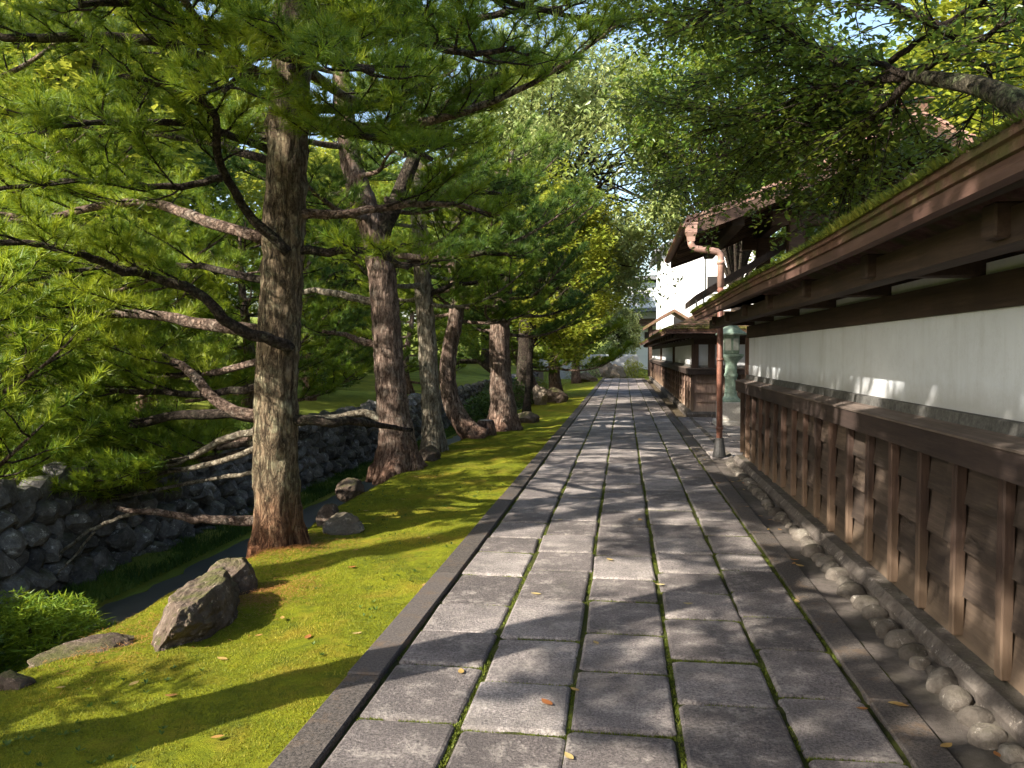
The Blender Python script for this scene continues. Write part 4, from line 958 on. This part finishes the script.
for k, (x, y, h, sd, lab) in enumerate(((-2.5, 31, 6.0, 1, 'bushy pine beyond the small leaning one on the far lawn'), (-2.6, 46, 7.5, 3, 'last pine at the end of the lawn'))):
    b = np.array([x, y, -.1]); tr = [b] + [b + np.array([.15 * sin(sd * 3 + i), .1 * cos(i), h * i / 5]) for i in range(1, 6)]
    pine(lab, tr, [.25, .2, .18, .15, .1, .03], [], dict(z0=.9, n=26, Lmax=2.7, f_top=.3), 110 + k, 'bark', 'needle', 26, .19, .010, 12, 30, 1.2, .2, .7)
# --- pines of the same row beside and behind the viewpoint, whose boughs shade the path
def low(b, az, z, L, r0=.045):
    k = np.linspace(0, 1, 6); d = np.array([cos(R(az)), sin(R(az)), 0]); return (b + d * (L * k)[:, None] + Zv * (z + .10 * L * k - .18 * L * np.sin(k * pi))[:, None], r0, .2, 'bark_dark')
for k, (x, y, h, lab, z0, n, Lm, lows) in enumerate(((-3.4, 2.2, 8.5, 'pine of the lawn row standing left of the viewpoint', 3.7, 28, 2.9, ((205, 1.7, 1.9),)),
                                                (-3.2, -1.4, 8.5, 'pine of the lawn row just behind the viewpoint', 3.8, 36, 3.1, ()), (-3.4, -5.2, 9.0, 'pine of the lawn row well behind the viewpoint', 2.3, 22, 3.1, ()))):
    b = np.array([x, y, -.12]); tr = [b] + [b + np.array([.12 * sin(k * 2 + i), .12 * cos(i * 1.3), h * i / 6]) for i in range(1, 7)]
    pine(lab, tr, [.24, .2, .19, .17, .13, .08, .03], [low(b, *q) for q in lows], dict(z0=z0, n=n, Lmax=Lm), 120 + k, 'bark', 'needle', 40 if k == 0 else 30, .12, .0034 if k == 0 else .007, 20, 50, 1.0, .10, 1.0)
for k, (x, y, h, z0, lab) in enumerate([(-8.8, .7, 13.0, 7.8, 'tall pine of the upper garden left of the viewpoint')]):
    b = np.array([x, y, .5]); tr = [b] + [b + np.array([.15 * sin(k * 2 + i), .15 * cos(i * 1.3), h * i / 6]) for i in range(1, 7)]
    pine(lab, tr, [.28, .24, .22, .19, .14, .09, .03], [], dict(z0=z0, n=15, Lmax=3.0), 126 + k, 'bark', 'needle_dark', 26, .14, .009, 20, 50, 1.1, .16, .85, group='trees of the upper garden')
# pine in the upper garden beyond the stone wall
b = at(148, 398, 17.0); b[2] = .75; tr = [b] + [b + np.array([.06 * sin(i * 2), .1 * cos(i), 6.5 * i / 5]) for i in range(1, 6)]
pine('dark pine standing on the upper lawn behind the stone retaining wall', tr, [.26, .2, .18, .15, .1, .03], [], dict(z0=2.0, n=26, Lmax=3.2), 130, 'bark_dark', 'needle_dark', 30, .14, .0058, 16, 40, 1.1, .16, .9, group='trees of the upper garden')
b = np.array([-8.2, 9.3, .6]); tr = [b] + [b + np.array([.1 * sin(i * 2), .15 * cos(i), 7.0 * i / 5]) for i in range(1, 6)]
pine('bright green pine on the upper bank at the left', tr, [.24, .2, .18, .15, .1, .03], [], dict(z0=.75, n=36, Lmax=3.3), 131, 'bark', 'needle', 40, .13, .0042, 16, 40, 1.05, .13, .95, group='trees of the upper garden')

for k, (x, y, h, lab) in enumerate(((-6.3, 13.2, 3.2, 'low spreading pine on the upper bank seen right of the nearest trunk'), (-7.0, 17.8, 3.6, 'low bushy pine on the upper bank seen past the thick reddish trunk'), (-6.2, 23.5, 3.4, 'low pine on the upper bank behind the curved trunk'), (-7.4, 12.0, 2.6, 'small low pine on the upper lawn left of the nearest trunk'), (-6.35, 6.4, 1.5, 'low pine spreading over the stone wall at the left edge'))):
    b = np.array([x, y, float(np.interp(x, gx, gz)) - .05]); tr = [b] + [b + np.array([.12 * sin(k * 2 + i), .1 * cos(i * 1.3 + k), h * i / 5]) for i in range(1, 6)]
    pine(lab, tr, [.13, .11, .09, .07, .05, .02], [], dict(z0=b[2] + (.35 if k < 4 else .02), n=22 if k < 4 else 20, Lmax=1.9 if k < 4 else 2.4, f_top=.3), 140 + k, 'bark', 'needle' if k != 1 else 'needle_dark', 34, .14, .0048, 14, 36, 1.0, .15, .85, group='trees of the upper garden')
# ------------------------------------------------------------------ broadleaf trees
def leaves(mb, p, r, size, droop=.35, asp=.5, var=None, out=None):
    n = len(p); az = r.uniform(0, 2 * pi, n); d = np.stack([np.cos(az), np.sin(az), r.normal(-droop, .35, n)], -1)
    if out is not None: d = d + out
    d = unit(d); s_ = unit(np.cross(d, Zv + r.normal(0, .45, (n, 3)))); nn = np.cross(s_, d)
    L = size * r.uniform(.65, 1.25, n)[:, None]; w = L * asp * .5
    a = p; b = p + d * L; m1 = p + d * L * .45 + s_ * w + nn * w * .28; m2 = p + d * L * .45 - s_ * w + nn * w * .28
    V = np.stack([a, m1, b, m2], 1).reshape(-1, 3); i = np.arange(n)[:, None] * 4
    T = np.concatenate([i + np.array([[0, 2, 1]]), i + np.array([[0, 3, 2]])], 1).reshape(-1, 3)
    v = np.clip(r.normal(.45, .2, n), 0, 1) if var is None else var
    mb.add(V, T, None, np.repeat(v, 2))
def broadleaf(name, label, cat, base, h, crown, trunk_r, nclump, nleaf, lsize, mleaf, mbark, seed, group=None, clump_r=.6, cz=.62, droop=.35, flat=.75, asp=.5, off=(0, 0, 0)):
    """crown=(rx, ry, rz) around base+(0,0,h*cz)"""
    r = np.random.default_rng(seed); base = np.array(base, float); t = thing(name, label, cat, tuple(base), group); c = base + np.array([0, 0, h * cz]) + np.array(off)
    tm = MB(); top = base + np.array([r.normal(0, .2), r.normal(0, .2), h * .72]); Pt = smooth_line([base, base + np.array([r.normal(0, .1), r.normal(0, .1), h * .25]), base + np.array([r.normal(0, .2), r.normal(0, .2), h * .5]), top], 2)
    Q, L = resample(Pt, 24); tm.tube(Q, np.linspace(trunk_r, trunk_r * .3, 24) * (1 + .5 * np.exp(-np.arange(24) / 1.5)), 14, .5, True, .08, seed)
    cr = MB(); allp = []; vv = []
    for k in range(nclump):
        d = unit(r.normal(0, 1, 3)); q = c + d * np.array(crown) * (r.uniform(.35, 1.0) ** .5) * (1 + .22 * noise(d[None] * 2.2 + seed, seed)[0])
        j = int(np.clip((.35 + .5 * r.random()) * 24, 0, 23)); p0 = Q[j]; mid = (p0 + q) / 2 + Zv * .12 * np.linalg.norm(q - p0) + r.normal(0, .1, 3)
        B = smooth_line([p0, mid, q], 2); tm.tube(B, np.linspace(trunk_r * .26, .008, len(B)), 5, .5, False)
        rc = clump_r * r.uniform(.6, 1.3); m = int(nleaf * r.uniform(.6, 1.3)); pp = unit(r.normal(0, 1, (m, 3))) * (r.random((m, 1)) ** .45) * rc * np.array([1, 1, flat]) + q
        allp.append(pp); vv.append(np.clip(r.normal(.45 + r.normal(0, .13), .16, m), 0, 1))
    p = np.concatenate(allp); leaves(cr, p, r, lsize, droop, asp, np.concatenate(vv))
    tm.build('trunk', M[mbark], t, True); cr.build('crown', M[mleaf], t); return t

# --- near tree whose boughs hang over the wall
nt = thing('overhanging_tree', 'broadleaf tree behind the near wall spreading its boughs over the path', 'tree', (3.3, 3.4, 0)); r = np.random.default_rng(200)
fork = at(985, 85, 5.2)
tm = MB(); Pt = smooth_line([(3.6, 3.0, -.1), (3.5, 3.2, 1.2), (3.2, 3.8, 2.3), at(1040, 118, 4.6), fork, at(912, 76, 5.8)], 2); Q, L = resample(Pt, 60)
tm.tube(Q, np.interp(np.linspace(0, 1, 60), [0, .6, .85, 1], [.15, .105, .062, .04]), 22, .5, True, .12, 4); tm.build('trunk', M['bark_moss'], nt, True)
boughs = [
 (A_(5.8, (912, 76), (880, 78, 6.1), (840, 82, 6.5), (800, 95, 7.0), (760, 112, 7.5), (700, 130, 8.2)), .036),
 (A_(5.8, (912, 76), (890, 95, 6.0), (872, 110, 6.2), (850, 128, 6.5), (800, 140, 7.2)), .032),
 (A_(5.8, (912, 76), (930, 62, 5.7), (970, 38, 5.4), (1030, 0, 5.0)), .03),
 (A_(5.8, (905, 75), (870, 68, 6.2), (830, 66, 6.8), (780, 62, 7.4), (720, 75, 8.2), (680, 95, 9)), .024),
 (A_(6.0, (890, 62), (930, 35, 5.8), (980, 5, 5.5), (1020, -30, 5.2)), .024),
 (A_(5.6, (960, 40), (900, 10, 5.6), (840, -5, 5.9), (760, 0, 6.4), (680, 30, 7)), .03),
 (A_(6.3, (860, 70), (800, 35, 6.5), (740, 5, 6.8), (660, -10, 7.2)), .022),
 (A_(7.0, (800, 95), (770, 140, 7.6), (740, 170, 8.2), (715, 200, 9.0)), .02),
 (A_(6.3, (850, 82), (800, 120, 7.2), (790, 170, 8.0), (800, 200, 8.6)), .02),
 (A_(6.6, (840, 50), (760, 40, 7.0), (690, 20, 7.6), (620, 20, 8.2)), .02),
 (A_(7.5, (760, 112), (700, 110, 8.5), (650, 100, 9.4)), .016),
 (A_(6.2, (872, 110), (880, 150, 6.8), (860, 185, 7.4)), .018),
 (A_(5.4, (975, 60), (1000, 80, 5.8), (960, 130, 6.4)), .018),
 (A_(6.4, (880, 108), (840, 122, 7.4), (800, 146, 8.6), (765, 165, 9.4)), .016),
 (A_(6.0, (900, 100), (880, 125, 7.0), (870, 150, 8.0)), .014),
 (A_(7.2, (850, 150), (850, 195, 7.8), (840, 225, 8.4)), .015),
 (A_(8.5, (740, 170), (700, 175, 9.4), (660, 185, 10.4)), .015),
]
lp = []; bw = MB()
for (P, r0) in boughs:
    P = smooth_line(P, 2); P, Lp = resample(P, max(10, int(len(P)))); 
    P = P + np.concatenate([[[0, 0, 0]], np.cumsum(r.normal(0, .012, (len(P) - 1, 3)), 0)])
    MB().tube(P, np.linspace(r0, .006, len(P)), 8, .5, True, .1, 7).build('bough', M['bark_dark'], nt, True)
    t = unit(np.gradient(P, axis=0)); n = len(P); Q2, L2_ = resample(P, max(8, int(Lp / .085)))
    for i in range(2, len(Q2)):
        for sd in (-1, 1, 0):
            tt = unit(Q2[i] - Q2[i - 1]); sv = unit(np.cross(tt, Zv)); d = unit(tt * r.uniform(.2, 1) + sv * sd * r.uniform(.4, 1.2) + Zv * r.uniform(-.5, .5)); Ls = r.uniform(.25, .8)
            B = Q2[i] + d * Ls * np.linspace(0, 1, 4)[:, None] - Zv * .12 * Ls * (np.linspace(0, 1, 4) ** 2)[:, None] + r.normal(0, .012, (4, 3)) * np.array([0, 1, 1, 1])[:, None]
            bw.tube(B, np.linspace(.006, .002, 4), 4, .5, False)
            m = int(Ls * 50); f = r.uniform(.15, 1.05, m); pp = np.stack([np.interp(f * 3, range(4), B[:, a]) for a in range(3)], -1) + r.normal(0, .035, (m, 3)); lp.append(pp)
bw.build('twigs', M['bark_dark'], nt)
lp = np.concatenate(lp); cr = MB(); leaves(cr, lp, r, .066, .35, .48, np.clip(r.normal(.42, .2, len(lp)) + .25 * fbm(lp * .8, 5, 3), 0, 1)); cr.build('crown', M['leaf'], nt)

# --- tree with pale glossy hanging foliage in the middle distance
broadleaf('evergreen_tree', 'tall evergreen with pale glossy drooping foliage over the middle of the path', 'tree', (-3.3, 27.5, -.1), 12.5, (3.9, 3.2, 4.6), .28, 190, 300, .21, 'leaf_pale', 'bark_dark', 210, None, .95, .60, .7, 1.1, .42, (1.5, 0, 0))
broadleaf('evergreen_tree', 'dark evergreen hanging over the far gate and the white storehouse', 'tree', (3.4, 25.5, 0), 12.0, (3.4, 2.6, 3.4), .22, 110, 250, .20, 'leaf', 'bark_dark', 211, None, .85, .74, .6, 1.1, .45)
broadleaf('maple_tree', 'light yellow-green tree glowing in the sun beyond the dark straight pine', 'tree', (-2.75, 23.5, -.1), 7.2, (1.55, 1.6, 2.6), .10, 70, 240, .13, 'leaf_yellow', 'bark_dark', 212, None, .6, .60, .3, .6, .6, (1.0, 0, 0))

broadleaf('small_tree', 'small light green tree in front of the distant temple hall', 'tree', (-.4, 61, -.1), 5.6, (1.7, 1.5, 2.0), .12, 40, 220, .22, 'leaf_pale', 'bark_dark', 213, None, .6, .55, .4, .8, .55)
# --- trees of the upper garden and wood behind: three kinds, copied
protoA = broadleaf('garden_tree', 'yellow-green broadleaf tree at the back of the upper garden', 'tree', (-11, 15, .8), 8.5, (3.4, 3.4, 3.6), .22, 80, 260, .20, 'leaf_yellow', 'bark_dark', 220, 'broadleaf trees of the upper garden', 1.0, .58, .25, .75, .6)
protoB = broadleaf('garden_tree', 'mid green broadleaf tree in the wood behind the upper garden', 'tree', (-16, 24, 1.2), 11, (4.2, 4.2, 4.6), .3, 100, 300, .24, 'leaf', 'bark_dark', 221, 'broadleaf trees of the upper garden', 1.2, .56, .3, .8, .55)
def put(proto, x, y, z, s, rz, label=None):
    o = copy_tree(proto); o.location = (x, y, z); o.scale = (s, s, s); o.rotation_euler = (0, 0, rz)
    if label: o['label'] = label
    return o
r = np.random.default_rng(230)
for (x, y, s, pr) in ((-9.5, 27, .9, 'A'), (-13, 33, 1.1, 'A'), (-20, 17, 1.2, 'B'), (-22, 30, 1.2, 'B'), (-14, 44, 1.1, 'B'), (-8.5, 40, .9, 'A'), (-9, 54, 1.1, 'B'), (-26, 44, 1.4, 'B'), (-5.5, 63, 1.0, 'A'),
                      (-12, 66, 1.4, 'B'), (-20, 60, 1.4, 'B'), (-4, 76, 1.3, 'B'), (9.5, 30, 1.1, 'B'), (11, 45, 1.2, 'B'), (-32, 30, 1.6, 'B'), (-27, 21, 1.2, 'A'), (8.5, 12, 1.0, 'A'), (9, 21, 1.2, 'A')):
    put(protoA if pr == 'A' else protoB, x, y, float(np.interp(x, gx, gz)) - .1, s, r.uniform(0, 6), None if x < 5 else 'broadleaf tree standing behind the walls on the right')
# clipped bushes of the upper lawn
def bush(label, base, rad, hgt, seed, m='leaf_bush', n=2600, ls=.06, group='bushes of the upper lawn', asp=.5):
    r = np.random.default_rng(seed); t = thing('bush', label, 'bush', tuple(base), group); d = unit(r.normal(0, 1, (n, 3))); d[:, 2] = np.abs(d[:, 2])
    p = np.array(base) + d * np.array([rad, rad, hgt]) * (r.random((n, 1)) ** .25) * (1 + .15 * fbm(d * 2 + seed, seed, 3)[:, None]); mb = MB(); leaves(mb, p, r, ls, -.2, asp); mb.build('crown', M[m], t)
    st_ = MB()
    for k in range(5): a = k * 1.3; st_.tube([np.array(base) - (0, 0, .05), np.array(base) + (cos(a) * rad * .5, sin(a) * rad * .5, hgt * .6)], [.02, .008], 5)
    st_.build('stems', M['bark_dark'], t)
for (px, py, Y, rad, h, lab) in ((236, 385, 20, .42, .5, 'round clipped bush on the upper lawn left of the nearest trunk'), (210, 385, 18, .5, .6, 'dark spreading bush beside the fallen pale branch on the upper lawn'), (120, 380, 19, .7, .8, 'wide dark bush left of the upper garden pine'), (90, 378, 17, .6, .8, 'bush at the left of the upper lawn'), (320, 395, 22, .8, .9, 'bush seen between the first two pines')):
    b = at(px, py, Y); b[2] = float(np.interp(b[0], gx, gz)) - .02; bush(lab, b, rad, h, int(px), 'leaf_bush', 2200, .09)
for (x, y, rad, h, lab, m_) in ((-3.6, 33, 1.0, .9, 'low pale green bush at the edge of the far lawn', 'leaf_yellow'), (-2.6, 54.5, 1.2, 1.5, 'rounded bush beside the boulders at the path end', 'leaf_pale'), (-3.6, 22.0, .8, .8, 'dark bush at the stream edge beyond the straight pine', 'leaf_bush'), (-3.7, 26, .9, 1.1, 'leafy bush overhanging the stream far along', 'leaf_bush')):
    bush(lab, (x, y, -.2), rad, h, int(x * -10 + y), m_, 2600, .10, 'bushes along the stream')
for x_, y_, l_ in ((-1.6, 57.0, 'left one of two light bushes before the low garden wall'), (.6, 57.1, 'right one of two light bushes before the low garden wall')): bush(l_, (x_, y_, -.1), .9, 1.3, int(x_ * 10 + 90), 'leaf_yellow', 2200, .11, 'bushes at the path end')
# low shrub at the stream corner, lower left
b = np.array([-4.15, 5.35, -.55]); bush('low bright green shrub in the stream corner under the bare branch', b, .50, .44, 61, 'needle', 9000, .075, 'bushes along the stream', .12)
b = np.array([-4.5, 4.6, -.6]); bush('dark ferny undergrowth beside the low bright shrub', b, .6, .5, 62, 'leaf_bush', 3800, .08, 'bushes along the stream', .3)

# ------------------------------------------------------------------ fallen leaves
def make_leaf(p, rz, s, v, seed):
    r = np.random.default_rng(seed); k = np.linspace(0, 1, 6); w = np.sin(k * pi) ** .8 * .24; w[0] = .02; w[-1] = .01
    c = r.uniform(.08, .3); zc = c * (k - .5) ** 2
    V = np.concatenate([np.stack([k - .5, w, zc + .10 * w], -1), np.stack([k - .5, 0 * w, zc], -1), np.stack([k - .5, -w, zc + .12 * w], -1)]) * s
    V[:, 2] += .003; n = 6
    Q = [(i, n + i, n + i + 1, i + 1) for i in range(5)] + [(n + i, 2 * n + i, 2 * n + i + 1, n + i + 1) for i in range(5)]
    o = MB().add(V, None, Q, v).build('fallen_leaf', M['dry_leaf'], None, True); o.location = p; o.rotation_euler = (0, 0, rz); return o
r = np.random.default_rng(300); spots = [(357, 680, .85), (350, 684, .9), (425, 585, .5), (536, 594, .8), (660, 585, .9), (461, 672, .5), (547, 703, .05), (569, 757, .7), (862, 709, .15), (688, 604, .8), (797, 602, .6), (596, 643, .6), (795, 560, .15), (800, 566, .5), (610, 560, .7), (640, 520, .4), (575, 690, .5), (780, 530, .3), (770, 520, .2), (560, 520, .6), (997, 755, .1)]
for k, (px, py, v) in enumerate(spots):
    p = on_z(px, py, .004); o = make_leaf((p[0], p[1], .004), r.uniform(0, 6), r.uniform(.05, .085), v, k); tag(o, 'dry fallen leaf lying on the stone paving', 'leaf', 'fallen leaves')
for k in range(26):
    x, y = r.uniform(-3.1, -1.5), 2.6 + 9 * r.random() ** 1.3; o = make_leaf((x, y, lawn_at(x, y) + .012), r.uniform(0, 6), r.uniform(.045, .075), r.uniform(0, .7), 60 + k); tag(o, 'dry fallen leaf lying on the moss', 'leaf', 'fallen leaves')
for k in range(26):
    x, y = r.uniform(1.1, 1.55), 3 + 17 * r.random(); o = make_leaf((x, y, .006), r.uniform(0, 6), r.uniform(.045, .075), r.uniform(0, .6), 90 + k); tag(o, 'dry fallen leaf lying in the gutter by the wall', 'leaf', 'fallen leaves')
# red-brown pine litter round the nearest trunk
n = 5000; a = r.uniform(0, 2 * pi, n); d = np.abs(r.normal(0, .32, n)) + .15; x = b1[0] + np.cos(a) * d; y = b1[1] + np.sin(a) * d * 1.1 - .1; k = (x > -3.3); x, y = x[k], y[k]; n = len(x)
z = lz(x, y) + r.uniform(.004, .02, n); az = r.uniform(0, 2 * pi, n); l = .05; D = np.stack([np.cos(az), np.sin(az), r.normal(0, .15, n)], -1) * l; s_ = np.stack([-np.sin(az), np.cos(az), 0 * az], -1) * .0015; p = np.stack([x, y, z], -1)
tag(MB().add(np.stack([p + s_, p - s_, p + D], 1).reshape(-1, 3), np.arange(n * 3).reshape(-1, 3), None, r.uniform(0, .35, n)).build('pine_litter', M['dry_leaf']), kind='stuff')

#print('POLYS', sum(len(o.data.polygons) for o in bpy.data.objects if o.type=='MESH'), sorted(((len(m.polygons),m.name) for m in bpy.data.meshes))[-12:])

# more litter beside the long rock, and tiny weeds in the moss
n = 2600; q = g_at(262, 600); q2 = g_at(60, 650); ce = np.where(rng.random(n)[:, None] < .7, q[None, :2] + np.array([.05, -.1]), q2[None, :2] + np.array([.35, .1])); xy = ce + rng.normal(0, 1, (n, 2)) * np.array([.16, .30]); x, y = xy[:, 0], xy[:, 1]
z = lz(x, y) + rng.uniform(.006, .02, n); az = rng.uniform(0, 2 * pi, n); D = np.stack([np.cos(az), np.sin(az), rng.normal(0, .15, n)], -1) * .05; s_ = np.stack([-np.sin(az), np.cos(az), 0 * az], -1) * .0015; p = np.stack([x, y, z], -1)
tag(MB().add(np.stack([p + s_, p - s_, p + D], 1).reshape(-1, 3), np.arange(n * 3).reshape(-1, 3), None, rng.uniform(0, .35, n)).build('needle_litter', M['dry_leaf']), kind='stuff')
n = 520; x = rng.uniform(-3.1, -1.42, n); y = 2.2 + 9 * rng.random(n) ** 1.4; k = fbm(np.stack([x * 1.3, y * 1.3, x * 0], -1), 52, 3) > .1; x, y = x[k], y[k]; n = len(x); m = 7
P = np.repeat(np.stack([x, y, lz(x, y) + .006], -1), m, 0); az = rng.uniform(0, 2 * pi, n * m); l = rng.uniform(.012, .032, n * m); el = rng.uniform(.2, 1.2, n * m)
d = np.stack([np.cos(az) * np.cos(el), np.sin(az) * np.cos(el), np.sin(el)], -1); s_ = np.stack([-np.sin(az), np.cos(az), 0 * az], -1) * (l * .22)[:, None]
V = np.stack([P, P + d * (l * .55)[:, None] + s_, P + d * l[:, None], P + d * (l * .55)[:, None] - s_], 1).reshape(-1, 3)
tag(MB().add(V, None, np.arange(n * m * 4).reshape(-1, 4), rng.uniform(0, 1, n * m)).build('weeds', M['grass_blade']), kind='stuff')
